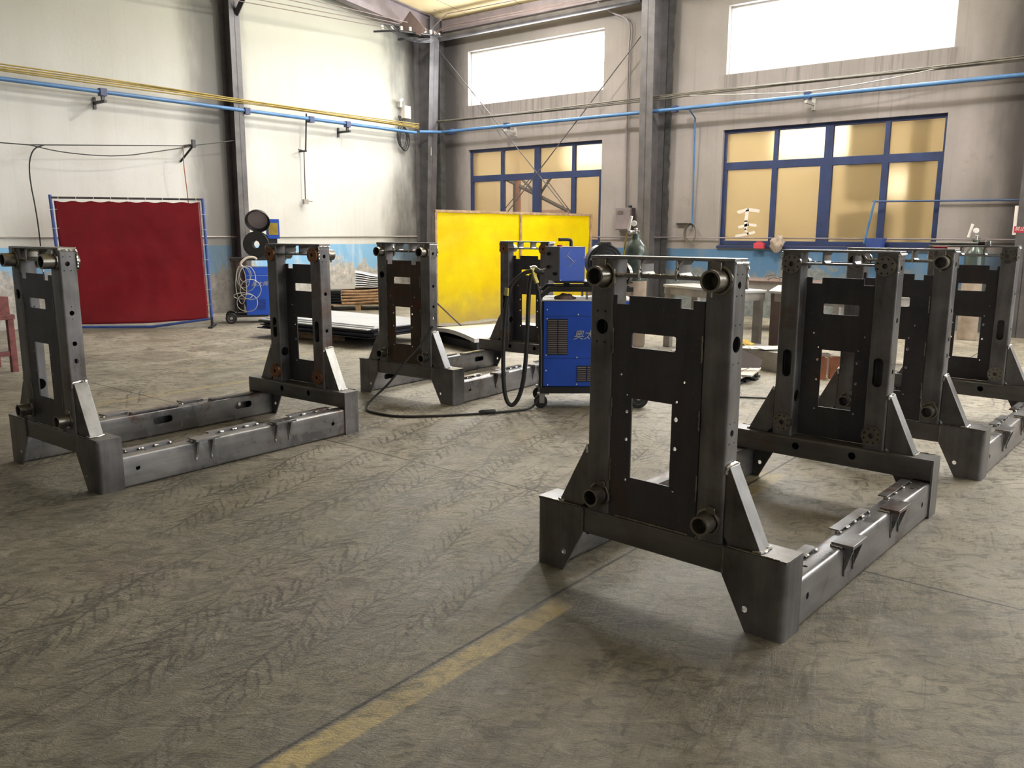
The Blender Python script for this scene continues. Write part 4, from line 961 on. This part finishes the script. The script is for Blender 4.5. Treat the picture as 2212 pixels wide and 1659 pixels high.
# white bowed sheet over dark tray, in front of the yellow screen
t = thing('bowed_sheet', 'pale bowed steel sheet on a dark tray before the yellow screen', 'sheet', (-7.0, 8.3, 0), math.radians(-19))
bm = bmesh.new(); G_ = []
for i in range(17):
    x = -.66 + 1.3 * i / 16; zz = .20 + .05 * math.cos(i / 16 * math.pi - math.pi / 2) - .02
    G_.append([bm.verts.new((x, yy, z)) for (yy, z) in ((-.62, zz - .05), (-.62, zz), (.72, zz), (.72, zz - .05))])
for a, b in zip(G_, G_[1:]):
    for q in range(4): bm.faces.new((a[q], a[(q + 1) % 4], b[(q + 1) % 4], b[q]))
bm.faces.new(G_[0]); bm.faces.new(G_[-1][::-1]); obj('top_sheet', bm, 'galvanised_sheet', t)
bm = bmesh.new()
for x in (-.6, .45): box(bm, (x, -.56, 0), (x + .15, .65, .135))
obj('support', bm, 'dark_sheet', t)
bm = bmesh.new(); box(bm, (-.45, -.5, .0), (.45, .6, .10)); obj('tray', bm, 'dark_sheet', t)
bm = bmesh.new(); box(bm, (-.75, -.55, 0), (.75, .55, .008)); o = obj('steel_sheet', bm, 'galvanised_sheet'); o.location = (-6.3, 7.05, 0); o.rotation_euler.z = .2
bpy.data.objects.remove(o)

# --- gas bottles
def bottle(x, y, r, hh, lb, hose=True):
    t = thing('gas_bottle', lb, 'gas bottle', (x, y, 0))
    bm = bmesh.new(); lathe(bm, (0, 0, 0), (0, 0, 1), [(0, r * .9), (.03, r), (hh * .62, r)], 32); obj('lower_body', bm, 'gas_bottle_body', t)
    bm = bmesh.new(); lathe(bm, (0, 0, hh * .62), (0, 0, 1), [(0, r), (hh * .24, r), (hh * .29, r * .93), (hh * .33, r * .76), (hh * .37, r * .45), (hh * .385, r * .36), (hh * .43, r * .34), (hh * .435, r * .2)], 32); obj('shoulder', bm, 'gas_bottle_paint', t)
    z = hh * 1.05
    bm = bmesh.new(); cyl(bm, (0, 0, z), (0, 0, z + .055), .018, 12); cyl(bm, (-.05, 0, z + .03), (.05, 0, z + .03), .012, 10); v1 = obj('valve', bm, 'bright_weld', t)
    bm = bmesh.new(); lathe(bm, (.0, -.01, z + .055), (0, 0, 1), [(0, .022), (.01, .026), (.018, .02)], 12); obj('hand_wheel', bm, 'tyre_rim', v1)
    bm = bmesh.new(); lathe(bm, (-.06, -.02, z + .02), (0, -1, 0), [(0, .024), (.03, .028), (.05, .02)], 16); obj('regulator', bm, 'bright_weld', t)
    bm = bmesh.new(); lathe(bm, (-.015, -.03, z + .13), (.5, -1, 0), [(0, .035), (.02, .037), (.025, .03)], 20); obj('gauge', bm, 'white_pvc', t)
    bm = bmesh.new(); tube(bm, [(-.10, -.02, z + .04), (-.06, -.02, z + .22)], .018, 10, smooth=0); obj('flow_tube', bm, 'white_pvc', t)
    if hose:
        bm = bmesh.new(); tube(bm, [(-.10, -.03, z + .03), (-.13, -.06, z - .1), (-.14, -.09, .9), (-.15, -.10, .4), (-.16, -.12, .012), (-.3, -.2, .011)], .011, 8); obj('gas_hose', bm, 'yellow_brass', t)
bottle(-5.455, 9.33, .152, 1.37, 'dark green gas bottle with gauge and yellow hose behind the nearest frame')
bottle(-2.22, 12.92, .125, 1.30, 'tan gas bottle near the back wall seen through the frame at the right edge', False)

# --- work tables
def table(name, lb, corners, z, apron, top_m, leg_m, legw=.09):
    cx = sum(p[0] for p in corners) / 4; cy = sum(p[1] for p in corners) / 4
    t = thing(name, lb, 'work table', (cx, cy, 0)); cs = [(p[0] - cx, p[1] - cy) for p in corners]
    bm = bmesh.new(); prism(bm, cs, z - .03, z, 'xy'); obj('tabletop', bm, top_m, t, bevel=.003)
    sh = [(x * .97, y * .97) for x, y in cs]; s2 = [(x * .93, y * .93) for x, y in cs]
    bm = bmesh.new(); prism(bm, sh, z - .03 - apron, z - .03, 'xy', [s2]); obj('apron', bm, 'bench_steel', t)
    for (x, y) in cs:
        x *= .86; y *= .86; bm = bmesh.new(); box(bm, (x - legw / 2, y - legw / 2, 0), (x + legw / 2, y + legw / 2, z - .03)); obj('leg', bm, leg_m, t, bevel=.004)
table('work_table', 'grey steel work table carrying a square tube, behind the nearest frame', [(-5.2, 9.62), (-3.95, 8.98), (-3.73, 9.41), (-4.98, 10.05)], .80, .09, 'bench_top_steel', 'bench_steel')
table('work_table', 'wide grey steel work table holding two small white boxes', [(-3.68, 9.34), (-2.45, 8.92), (-2.1, 9.98), (-4.0, 10.45)], .80, .09, 'bench_top_steel', 'brown_steel', .11)
table('work_table', 'low cluttered table against the blue dado behind the wide work table', [(-5.6, 11.9), (-3.8, 11.9), (-3.8, 12.7), (-5.6, 12.7)], .76, .10, 'brown_steel', 'bench_steel')
bm = bmesh.new(); prism(bm, [(-.03, 0), (.03, 0), (.03, .06), (-.03, .06)], 0, .9, 'xz', [[(-.024, .006), (.024, .006), (.024, .054), (-.024, .054)]]); o = obj('square_tube', bm, 'galvanised_sheet'); o.location = (-4.22, 8.92, .8005); o.rotation_euler.z = math.radians(22)
tag(o, 'square steel tube lying across the edge of the left work table', 'tube')
bm = bmesh.new(); box(bm, (-.06, -.05, 0), (.06, .05, .07)); box(bm, (-.063, -.053, .055), (.063, .053, .075)); o = obj('small_box', bm, 'white_pvc', bevel=.002); o.location = (-4.0, 10.02, .8005); o.rotation_euler.z = .6
bpy.data.objects[o.name].location = (-3.66, 9.90, .8005); tag(o, 'low white lidded box on the wide work table', 'box')
bm = bmesh.new(); prism(bm, [(-.05, 0), (.05, 0), (.05, .09), (-.05, .09)], -.04, .04, 'xz', [[(-.035, .012), (-.006, .012), (-.006, .04), (-.035, .04)], [(.006, .012), (.035, .012), (.035, .04), (.006, .04)], [(-.035, .05), (-.006, .05), (-.006, .08), (-.035, .08)], [(.006, .05), (.035, .05), (.035, .08), (.006, .08)]]); o = obj('small_box', bm, 'white_pvc', bevel=.002); o.location = (-3.54, 10.02, .8005); o.rotation_euler.z = .6
tag(o, 'white switch box with four square openings on the wide work table', 'box')
for k in range(9):
    bm = bmesh.new(); a = R.uniform(0, 3.1); p = Vector((R.uniform(-.25, .25), R.uniform(-.1, .1), .012 + .008 * k)); d = Vector((math.cos(a), math.sin(a), R.uniform(-.0, .1))) * R.uniform(.06, .13)
    tube(bm, [p - d, p + Vector((0, 0, .01)), p + d], .009, 6, smooth=1); o = obj('scrap_offcut', bm, 'brown_steel'); o.location = (-4.6, 12.05, .762); tag(o, 'small scrap offcut in the heap on the low cluttered table', 'scrap', 'scrap offcuts on the low table')
# material lying in front of the tables
for i in range(8):
    bm = bmesh.new(); box(bm, (-.75, -.045, 0), (.75, .045, .022)); o = obj('flat_bar', bm, 'dark_sheet', bevel=.001); o.location = (-3.95 + R.uniform(-.08, .08), 7.55 + (i % 4) * .15, .001 + (i // 4) * .024); o.rotation_euler.z = .06 + R.uniform(-.05, .05) if i < 4 else .08
    o.rotation_euler.z = .07; tag(o, 'long dark flat bar in the floor bundle before the work tables', 'bar', 'dark flat bars on the floor')
for i, (lb, z, dx_) in enumerate((('tan board, the lower of two, lying on the dark flat bars', .050, 0), ('tan board, the upper of two, lying on the dark flat bars', .069, .06))):
    bm = bmesh.new(); box(bm, (-.6, -.27, 0), (.6, .27, .017)); o = obj('board', bm, 'pale_card', bevel=.001); o.location = (-3.85 + dx_, 7.80, z); o.rotation_euler.z = .12 + .1 * i; tag(o, lb, 'board')
for i, (x, y, z, rz_, lb) in enumerate(((-3.55, 7.82, .0875, .55, 'folded grey steel plate, nearer of two, lying before the work tables'), (-3.80, 8.06, .0875, .6, 'folded grey steel plate, farther of two, lying before the work tables'))):
    bm = bmesh.new(); prism(bm, [(-.42, .0), (.40, .02), (.42, .10), (.20, .21), (-.10, .20), (-.36, .12)], 0, .008, 'xz')
    prism(bm, [(-.10, .20), (.20, .21), (.20, .218), (-.10, .208)], 0, .13, 'xz'); prism(bm, [(-.42, 0), (-.36, .12), (-.368, .125), (-.428, .003)], 0, .13, 'xz'); prism(bm, [(-.36, .12), (-.10, .20), (-.103, .209), (-.366, .129)], 0, .13, 'xz')
    o = obj('folded_plate', bm, 'beam_grey'); o.location = (x, y, z); o.rotation_euler.z = rz_; tag(o, lb, 'plate')
for i in range(3):
    bm = bmesh.new(); box(bm, (-.28, -.12, 0), (.28, .12, .006)); o = obj('white_offcut', bm, 'white_sheet'); o.location = (-3.40 + .06 * i, 8.74 + .03 * i, .2105 + .008 * i); o.rotation_euler.z = .2 + .35 * i
    tag(o, 'white sheet offcut on the low crate before the work tables', 'sheet', 'white offcuts before the tables')
bm = bmesh.new(); box(bm, (-.5, -.2, 0), (.5, .2, .209)); o = obj('low_crate', bm, 'bench_steel'); o.location = (-3.50, 8.80, 0); o.rotation_euler.z = -.34; tag(o, 'grey low crate under the white offcuts before the work tables', 'crate')
bm = bmesh.new(); bmesh.ops.create_icosphere(bm, subdivisions=3, radius=1)
for v_ in bm.verts:
    k = 1 + .5 * noise.noise(v_.co * 2.5); v_.co = Vector((v_.co.x * .13 * k, v_.co.y * .07 * k, max(0, v_.co.z) * .06 * k))
g = obj('work_glove', bm, 'yellow_glove_cloth', None, sharp=1.2); g.location = (-3.80, 8.90, .2095); tag(g, 'crumpled yellow cloth glove on the low crate before the tables', 'glove')
for i, (x, y, rz_, lb) in enumerate(((-2.74, 8.42, .5, 'brown square steel tube standing on end, left of the pair seen through the second frame'), (-2.62, 8.52, .5, 'brown square steel tube standing on end, right of the pair seen through the second frame'), (-2.80, 8.72, .5, 'grey square steel tube standing on end behind the brown pair'))):
    bm = bmesh.new(); prism(bm, [(-.055, -.055), (.055, -.055), (.055, .055), (-.055, .055)], 0, .22, 'xy', [[(-.047, -.047), (.047, -.047), (.047, .047), (-.047, .047)]]); o = obj('tube_offcut', bm, 'copper_brown' if i < 2 else 'bench_steel'); o.location = (x, y, 0); o.rotation_euler.z = rz_; tag(o, lb, 'tube offcut')
bm = bmesh.new(); tube(bm, [(-4.05, 6.9, .01), (-3.3, 6.75, .01), (-2.9, 6.95, .01), (-2.6, 7.1, .01), (-2.3, 7.6, .01)], .008, 8); tag(obj('floor_cable', bm, 'black_rubber'), 'black cable lying on the floor between the nearest frame and the second frame', 'cable')
bm = bmesh.new(); tube(bm, [(-2.95, 7.0, .02), (-3.02, 7.0, .10), (-3.0, 7.02, .22), (-2.9, 7.05, .27)], .003, 6); tag(obj('loose_wire', bm, 'pale_wire'), 'thin loose wire curling up from the floor before the dark flat bars', 'wire')
# --- red painted trestle at the left edge
t = thing('red_trestle', 'chipped dark red steel trestle cut by the left edge of the photo', 'trestle', (-9.63, 2.75, 0))
for (x, y) in ((-.23, -.66), (.23, -.66), (-.23, .66), (.23, .66)):
    bm = bmesh.new(); box(bm, (x - .03, y - .03, 0), (x + .03, y + .03, .56)); obj('leg', bm, 'red_bench_paint', t, bevel=.003)
bm = bmesh.new(); prism(bm, [(-.27, -.70), (.27, -.70), (.27, .70), (-.27, .70)], .55, .60, 'xy', [[(-.2, -.62), (.2, -.62), (.2, .62), (-.2, .62)]]); obj('top_frame', bm, 'red_bench_paint', t, bevel=.003)
for x in (-.23, .23):
    bm = bmesh.new(); box(bm, (x - .02, -.64, .17), (x + .02, .64, .22)); obj('stretcher', bm, 'red_bench_paint', t)
bm = bmesh.new(); prism(bm, [(-.2, .60), (.2, .60), (.2, .78), (-.2, .78)], -.7, .68, 'xz', [[(-.15, .64), (.15, .64), (.15, .74), (-.15, .74)]])
o = obj('steel_beam', bm, 'red_bench_paint'); o.location = (-9.63, 2.75, .0006); tag(o, 'dark red painted box beam lying on the trestle at the left edge', 'beam')
bm = bmesh.new(); prism(bm, [(0, 0), (.07, .01), (.075, .03), (.03, .028), (.0, .02)], 0, .03, 'xz'); o = obj('metal_scrap', bm, 'bench_steel'); o.location = (-9.1, 2.95, 0); o.rotation_euler.z = .7; tag(o, 'small bent metal scrap on the floor beside the red trestle', 'scrap')

# --- things on the right-hand frame
t = thing('threaded_rod', 'bright steel rod with square head lying on top of the frame at the right edge', 'rod', (-1.27, 7.318, 1.3623), -.044)
bm = bmesh.new(); cyl(bm, (-.31, 0, .013), (.03, 0, .013), .012, 12); obj('shank', bm, 'ground_steel', t)
bm = bmesh.new(); cyl(bm, (.03, 0, .016), (.075, 0, .016), .016, 6); obj('nut', bm, 'black_rubber', t)
bm = bmesh.new(); box(bm, (.075, -.018, 0), (.115, .018, .036)); obj('square_head', bm, 'bright_weld', t, bevel=.004)
t = thing('pliers', 'small pliers with dark red grips lying on the frame at the right edge', 'pliers', (-1.17, 5.50, 1.3623), .2)
bm = bmesh.new(); tube(bm, [(0, 0, .008), (.03, .004, .008), (.075, .018, .008)], .007, 8); obj('grip', bm, 'sign_red', t)
bm = bmesh.new(); tube(bm, [(0, 0, .008), (.03, -.004, .008), (.075, -.014, .008)], .007, 8); obj('grip', bm, 'sign_red', t)
bm = bmesh.new(); prism(bm, [(0, -.01), (0, .01), (-.04, .003), (-.04, -.003)], .002, .014, 'xy'); obj('jaw', bm, 'ground_steel', t)

# ------------------------------------------------------------------ wall fittings
def run(name, pts, r, m, lb, cat, grp=None, smooth=0, seg=8):
    bm = bmesh.new(); tube(bm, pts, r, seg, smooth=smooth); return tag(obj(name, bm, m), lb, cat, grp)
bl = run('air_pipe', [(-13.2, -7.9, 3.53), (-13.2, 13.15, 3.56)], .032, 'blue_pipe_paint', 'long blue air pipe running along the left wall on brackets', 'pipe', seg=12)
br = run('air_pipe', [(-13.15, 13.2, 3.585), (-12.9, 13.66, 3.60), (11.9, 13.7, 3.60)], .032, 'blue_pipe_paint', 'long blue air pipe running along the back wall over the dark blue window frames', 'pipe', seg=12)
for p in ((-13.2, 6.42), (-13.2, 8.95), (-13.2, 10.35), (-13.2, 11.24)):
    bm = bmesh.new(); box(bm, (p[0] - .05, p[1] - .05, 3.49), (p[0] + .05, p[1] + .05, 3.60)); obj('pipe_clamp', bm, 'navy_frame_paint', bl)
for x in (-12.7, -11.13, -7.3, -4.95):
    bm = bmesh.new(); box(bm, (x - .05, 13.65, 3.55), (x + .05, 13.75, 3.66)); obj('pipe_clamp', bm, 'navy_frame_paint', br)
for (y, lb) in ((6.42, 'black arm bracket under the blue pipe, left of the dark wall post'), (11.24, 'black arm bracket under the blue pipe, between the dark wall post and the corner')):
    bm = bmesh.new(); box(bm, (XL, y - .02, 3.39), (-13.12, y + .02, 3.43)); box(bm, (-13.49, y - .02, 3.32), (-13.47, y + .02, 3.50)); box(bm, (-13.22, y - .025, 3.43), (-13.18, y + .025, 3.505)); tag(obj('pipe_bracket', bm, 'black_paint'), lb, 'bracket')
for (x, lb) in ((-11.13, 'pale arm bracket under the blue pipe between the small upper and lower windows'), (-4.95, 'pale arm bracket under the blue pipe above the wide amber window')):
    bm = bmesh.new(); box(bm, (x - .02, 13.62, 3.49), (x + .02, YB, 3.53)); box(bm, (x - .03, YB - .02, 3.42), (x + .03, YB, 3.60)); box(bm, (x - .02, 13.66, 3.53), (x + .02, 13.70, 3.575)); tag(obj('pipe_bracket', bm, 'pale_grey_box'), lb, 'bracket')
for k in range(4):
    run('wall_cable', [(-13.18 + .02 * (k % 2), y, 3.665 + .022 * k + .012 * math.sin(y * .8 + k) - .0 * y) for y in [-7.8 + 1.05 * i for i in range(21)]] , .011, 'yellow_cable', 'yellowish cable in the bundle running above the blue pipe on the left wall', 'cable', 'cables on the left wall', 1)
for k in range(3):
    run('wall_cable', [(x, 13.68 - .02 * (k % 2), 3.80 + .022 * k + .012 * math.sin(x * .9 + k)) for x in [-13.1 + 1.25 * i for i in range(21)]], .012, 'grey_cable', 'grey cable in the bundle running above the blue pipe on the back wall', 'cable', 'cables on the back wall', 1)
run('sagging_wire', [(-7.0, 13.66, 3.80), (-5.9, 13.66, 3.72), (-4.95, 13.65, 3.66), (-3.9, 13.66, 3.71), (-2.95, 13.66, 3.82)], .008, 'pale_wire', 'wire sagging from the cable bundle down to the pipe above the wide amber window', 'wire', smooth=2)
run('conduit', [(XL + .02, -7.9, 1.36), (XL + .02, 13.4, 1.36)], .014, 'pale_grey_box', 'thin pale conduit running level along the left wall above the blue dado', 'conduit')
run('conduit', [(-13.1, YB - .05, 1.37), (11.9, YB - .05, 1.37)], .012, 'beam_grey', 'thin grey conduit running level along the back wall past the amber window', 'conduit')
run('drop_pipe', [(-13.3, 10.33, 3.66), (-13.3, 10.28, 2.98)], .016, 'black_paint', 'upper length of dark drop pipe hanging from the blue pipe on the left wall', 'pipe')
o = run('drop_pipe', [(-13.38, 10.30, 2.97), (-13.38, 10.29, 2.06)], .011, 'column_paint', 'thin lower length of the drop pipe ending in a tap on the left wall', 'pipe')
bm = bmesh.new(); box(bm, (-13.41, 10.24, 1.98), (-13.35, 10.34, 2.07)); cyl(bm, (-13.38, 10.29, 2.04), (-13.38, 10.45, 2.04), .012, 8); obj('tap', bm, 'bench_steel', o)
bm = bmesh.new(); cyl(bm, (-13.49, 10.28, 2.97), (-13.28, 10.28, 2.97), .018, 8); cyl(bm, (-13.34, 10.14, 2.99), (-13.34, 10.28, 2.97), .012, 8); obj('elbow', bm, 'black_paint', o)
# thin wire held off the wall, with bracket
bm = bmesh.new(); box(bm, (XL, 7.87, 2.86), (-13.2, 7.91, 2.90)); tube(bm, [(-13.49, 7.8, 2.62), (-13.22, 7.89, 2.87)], .018, 6, smooth=0); box(bm, (-13.22, 7.86, 2.84), (-13.18, 7.92, 2.97)); tag(obj('wire_bracket', bm, 'black_paint'), 'black triangular bracket holding the thin wires above the red screen', 'bracket')
run('line_wire', [(-13.25, -4, 2.68), (-13.25, 5.3, 2.68), (-13.25, 7.85, 2.87), (-13.24, 8.9, 3.06)], .008, 'black_paint', 'taut black wire crossing the left wall to the dark post', 'wire')
run('line_wire', [(-13.24, 5.3, 2.68), (-13.24, 5.8, 2.60), (-13.24, 6.6, 2.60), (-13.24, 7.3, 2.74), (-13.22, 7.88, 2.86)], .008, 'black_paint', 'slack black wire sagging under the taut one on the left wall', 'wire', smooth=2)
run('hanging_cable', [(-13.22, 5.5, 2.69), (-13.22, 5.33, 2.62), (-13.22, 5.25, 2.3), (-13.24, 5.33, 1.6), (-13.3, 5.35, .8), (-13.3, 5.4, .02)], .010, 'black_rubber', 'black cable hanging down the left wall beside the red screen', 'cable', smooth=2)
run('hanging_cable', [(-13.2, 7.7, 2.86), (-13.2, 7.68, 2.6), (-13.24, 7.75, 2.0), (-13.3, 7.8, 1.2), (-13.3, 7.8, .4)], .008, 'copper_brown', 'thin reddish cable hanging from the bracket down behind the red screen', 'cable', smooth=2)
# camera, box and coil near the corner
bm = bmesh.new(); box(bm, (XL, 12.98, 3.86), (-13.36, 13.16, 4.12)); bx = tag(obj('junction_box', bm, 'pale_card', bevel=.004), 'small tan junction box on the left wall beside the corner post', 'box')
t = thing('security_camera', 'small white camera above the tan junction box near the corner', 'camera', (-13.4, 12.92, 4.20))
bm = bmesh.new(); lathe(bm, (0, .02, .04), (.55, -.75, -.3), [(0, .03), (.13, .035), (.135, .028)], 16); obj('housing', bm, 'white_pvc', t)
bm = bmesh.new(); box(bm, (-.09, -.04, -.12), (.0, .02, .0)); tube(bm, [(-.03, 0, -.02), (.02, .0, .03)], .012, 6, smooth=0); obj('mount', bm, 'pale_grey_box', t)
for k in range(3):
    run('cable_coil', [(-13.4 + .01 * k, 13.0 + .14 * math.cos(i * .5) - .05 * k, 3.42 + .24 * math.sin(i * .5) + .03 * k) for i in range(14)] + [(-13.42, 12.9 - .03 * k, 3.9)], .013, 'black_rubber', 'black cable coiled under the tan junction box near the corner', 'cable', 'cable coils near the corner', 1)
run('wall_conduit', [(-13.13, 13.5, 3.80), (-13.10, 13.5, 3.12), (-13.20, 13.5, 3.0), (-13.18, 13.5, 2.1)], .012, 'pale_grey_box', 'thin pale conduit with a kink on the corner post', 'conduit')
# electric cabinet
t = thing('electric_cabinet', 'small grey electric cabinet on the back wall beside the middle post', 'cabinet', (-8.39, YB, 1.5))
bm = bmesh.new(); box(bm, (-.18, -.14, 0), (.17, 0, .42)); cb_ = obj('case', bm, 'beam_grey', t, bevel=.004)
bm = bmesh.new(); box(bm, (-.16, -.15, .02), (.15, -.14, .40)); obj('door', bm, 'beam_grey', t, bevel=.003)
bm = bmesh.new(); box(bm, (-.13, -.153, .29), (.0, -.15, .36)); obj('label_plate', bm, 'brown_steel', t)
bm = bmesh.new(); lathe(bm, (.10, -.07, .42), (0, 0, 1), [(0, .035), (.03, .035), (.045, .02)], 12); obj('cable_gland', bm, 'black_rubber', t)
run('wall_conduit', [(-8.40, YB - .05, 1.92), (-8.44, YB - .05, 4.7), (-8.38, YB - .08, 5.2), (-8.5, 13.9, 5.35), (-8.75, 13.9, 5.45), (-9.1, 13.9, 5.70)], .016, 'beam_grey', 'grey conduit rising from the electric cabinet to the eave', 'conduit', smooth=1)
# blue drop pipe and hose coil
run('air_drop', [(-7.02, 13.7, 3.58), (-7.0, 13.9, 3.45), (-7.0, YB - .03, 1.55)], .014, 'blue_pipe_paint', 'thin blue drop pipe right of the middle post', 'pipe')
for k in range(4):
    run('hose_coil', [(-7.02 + (.10 + .008 * k) * math.cos(i * .45), YB - .05 - .012 * k, 1.45 + (.15 + .01 * k) * math.sin(i * .45)) for i in range(15)], .006, 'grey_cable', 'dull air hose coiled on the back wall below the thin blue drop pipe', 'hose', 'air hose turns on the back wall', 1)
bm = bmesh.new(); box(bm, (-7.32, YB - .05, 1.60), (-7.10, YB - .02, 1.63)); tag(obj('hook_bar', bm, 'black_paint'), 'short black bar on the wall left of the coiled hose', 'bar')
# blue pole, rod, bucket on the sill
run('leaning_pole', [(-3.87, YB - .07, 1.96), (-3.97, YB - .10, 1.30)], .018, 'blue_pipe_paint', 'short blue pole leaning in front of the wide amber window', 'pole')
run('level_rod', [(-3.90, YB - .06, 1.95), (-1.85, YB - .06, 1.93)], .014, 'dark_blue_pipe_paint', 'thin dark blue rod running level from the leaning pole to the right post', 'rod')
bm = bmesh.new(); lathe(bm, (-3.80, YB - .10, 1.24), (0, 0, 1), [(0, .12), (.0, .13), (.14, .16), (.14, .15), (.01, .12)], 20); tag(obj('bucket', bm, 'blue_tube_paint'), 'blue bucket on the window ledge under the leaning blue pole', 'bucket')
bm = bmesh.new(); box(bm, (-3.98, YB - .26, 1.20), (-3.62, YB, 1.24)); tag(obj('ledge_bracket', bm, 'navy_frame_paint'), 'navy ledge plate under the blue bucket', 'ledge')
bm = bmesh.new(); box(bm, (-5.80, YB - .10, 1.192), (-5.62, YB - .031, 1.285)); box(bm, (-5.76, YB - .09, 1.285), (-5.66, YB - .04, 1.31)); tag(obj('small_red_box', bm, 'red_plastic', bevel=.004), 'small red box hanging at the sill of the wide amber window', 'box')
bm = bmesh.new(); bmesh.ops.create_icosphere(bm, subdivisions=3, radius=1)
for v_ in bm.verts:
    k = 1 + .6 * noise.noise(v_.co * 1.9); v_.co = Vector((v_.co.x * .12 * k, v_.co.y * .045 * k, v_.co.z * .13 * k))
g = obj('cloth_rag', bm, 'rag_cloth', None, sharp=1.2); g.location = (-5.38, YB - .085, 1.28); tag(g, 'crumpled brown rag hanging at the sill right of the small red box', 'rag')
# prohibition sign on the right post
t = thing('warning_sign', 'white and red prohibition sign on the post at the right edge', 'sign', (-1.73, 13.565, 1.44))
bm = bmesh.new(); box(bm, (-.165, -.008, 0), (.165, .0, .40)); obj('plate', bm, 'sign_white', t)
bm = bmesh.new(); prism(bm, circ(0, .255, .120, 36), -.011, -.008, 'xz', [circ(0, .255, .104, 36)]); obj('red_ring', bm, 'sign_red', t)
bm = bmesh.new(); prism(bm, [(-.085, .325), (-.070, .340), (.085, .185), (.070, .170)], -.0112, -.008, 'xz'); obj('red_bar', bm, 'sign_red', t)
bm = bmesh.new(); box(bm, (-.148, -.011, .03), (.148, -.008, .12)); obj('red_panel', bm, 'sign_red', t)
text('lettering', '\u7981\u6b62', .062, 'sign_white', t, Matrix.Translation((-.142, -.0125, .062)) @ STAND)
# line insulators and wires in the corner under the roof
t = thing('insulator_rack', 'curved rack of small white insulators under the roof in the far corner', 'insulator rack', (-12.85, 12.7, 5.5))
bm = bmesh.new(); tube(bm, [(-.30, -.75, -.10), (.05, -.45, -.08), (.15, .0, -.06), (.20, .5, -.02), (.15, .75, .0)], .02, 8); box(bm, (-.5, .10, -.10), (.15, .15, -.06)); obj('bar', bm, 'black_paint', t)
for k in range(9):
    a = k / 8; p = Vector((-.12 + .33 * math.sin(a * 2.4), -.68 + 1.40 * a, -.075 + .07 * a)); bm = bmesh.new()
    lathe(bm, p, (0, 0, 1), [(0, .012), (.01, .03), (.03, .032), (.04, .018), (.05, .03), (.075, .028), (.085, .01)], 14); obj('insulator', bm, 'ceramic_insulator', t)
for k in range(4):
    bm = bmesh.new(); s = k * .1
    tube(bm, [(.05, -.80 + s, .0), (.10, -.55 + s, -.18), (.20, -.1, -.26 + .03 * k), (.25, .35, -.20 + .02 * k), (.22, .65 - s * .5, .02)], .007, 6, smooth=3); obj('wire_loop', bm, 'black_paint', t)
bm = bmesh.new(); prism(bm, [(-.35, .10), (.25, -.12), (.45, -.05), (.0, .38)], -.02, .0, 'xz'); obj('stay_plate', bm, 'brown_steel', t)
for k, (z0, z1) in enumerate(((5.05, 5.45), (5.10, 5.50), (5.22, 5.52), (5.30, 5.55))):
    run('overhead_wire', [(-12.9 + .12 * k, -2, z0 - .3), (-12.9 + .12 * k, 6, z0 + .08), (-12.9 + .12 * k, 12.0 + .1 * k, z1)], .008, 'brown_steel', 'overhead wire running under the roof along the left wall', 'wire', 'overhead wires along the left wall', 2)
for k, z in enumerate((5.88, 5.66, 5.62)):
    run('overhead_wire', [(-12.8, 13.2, 5.5 + .1 * (k == 0)), (-12.4, 13.3, z), (-8.2, 13.35, z - .04)] , .009, 'brown_steel', 'overhead wire running under the eave along the back wall', 'wire', 'overhead wires along the back wall', 0)
# small scrap on the floor
for i, (x, y) in enumerate(((-11.9, 6.0), (-4.27, 3.05), (-2.45, 2.3))[:1]):
    bm = bmesh.new(); prism(bm, [(0, 0), (.03, .004), (.035, .012), (.006, .01)], 0, .02, 'xz'); o = obj('floor_chip', bm, 'white_sheet'); o.location = (x, y, 0); o.rotation_euler.z = i
    tag(o, ['white chip on the floor below the red screen', 'tiny chip on the floor between the left and right frames', 'tiny chip on the floor left of the nearest frame'][i], 'chip')

# ------------------------------------------------------------------ light
w = bpy.data.worlds.new('world'); sc.world = w; w.use_nodes = True
w.node_tree.nodes['Background'].inputs[0].default_value = (.75, .78, .82, 1); w.node_tree.nodes['Background'].inputs[1].default_value = .3
def area(name, loc, target, sx, sy, power, col):
    l = bpy.data.lights.new(name, 'AREA'); l.shape = 'RECTANGLE'; l.size = sx; l.size_y = sy; l.energy = power; l.color = col
    o = bpy.data.objects.new(name, l); C.objects.link(o); o.location = loc
    o.rotation_euler = (Vector(target) - Vector(loc)).to_track_quat('-Z', 'Y').to_euler(); return o
# lamps in the room beyond the amber windows
area('lamp_beyond_left', (-10.6, 15.9, 4.4), (-10.6, 15.6, 0), 2.5, 1.0, 32, (1, .88, .66))
area('lamp_beyond_right', (-5.2, 16.0, 4.4), (-5.2, 15.6, 0), 3.0, 1.0, 80, (1, .90, .70))
def bulb(name, loc, power, r_=.14, col=(1, .97, .92)):
    l = bpy.data.lights.new(name, 'POINT'); l.energy = power; l.shadow_soft_size = r_; l.color = col
    o = bpy.data.objects.new(name, l); C.objects.link(o); o.location = loc
bulb('unseen_roof_lamp', (-9.3, 10.2, 6.2), 480)
bulb('unseen_roof_lamp', (-9.9, 12.2, 5.80), 100)
bulb('unseen_roof_lamp', (-4.4, 10.6, 6.05), 420)  # unseen lamp added to brighten the far floor
bulb('unseen_roof_lamp', (2.2, 11.0, 6.05), 420)  # another added lamp out of view, for floor brightness and reflections
area('lamp_beyond_far', (3.5, 16.0, 4.4), (3.5, 15.6, 0), 8.0, 1.0, 200, (1, .90, .70))
sc.view_settings.view_transform = 'Standard'; sc.view_settings.look = 'None'; sc.view_settings.gamma = 1
sc.view_settings.use_curve_mapping = False; sc.view_settings.exposure = 0.2
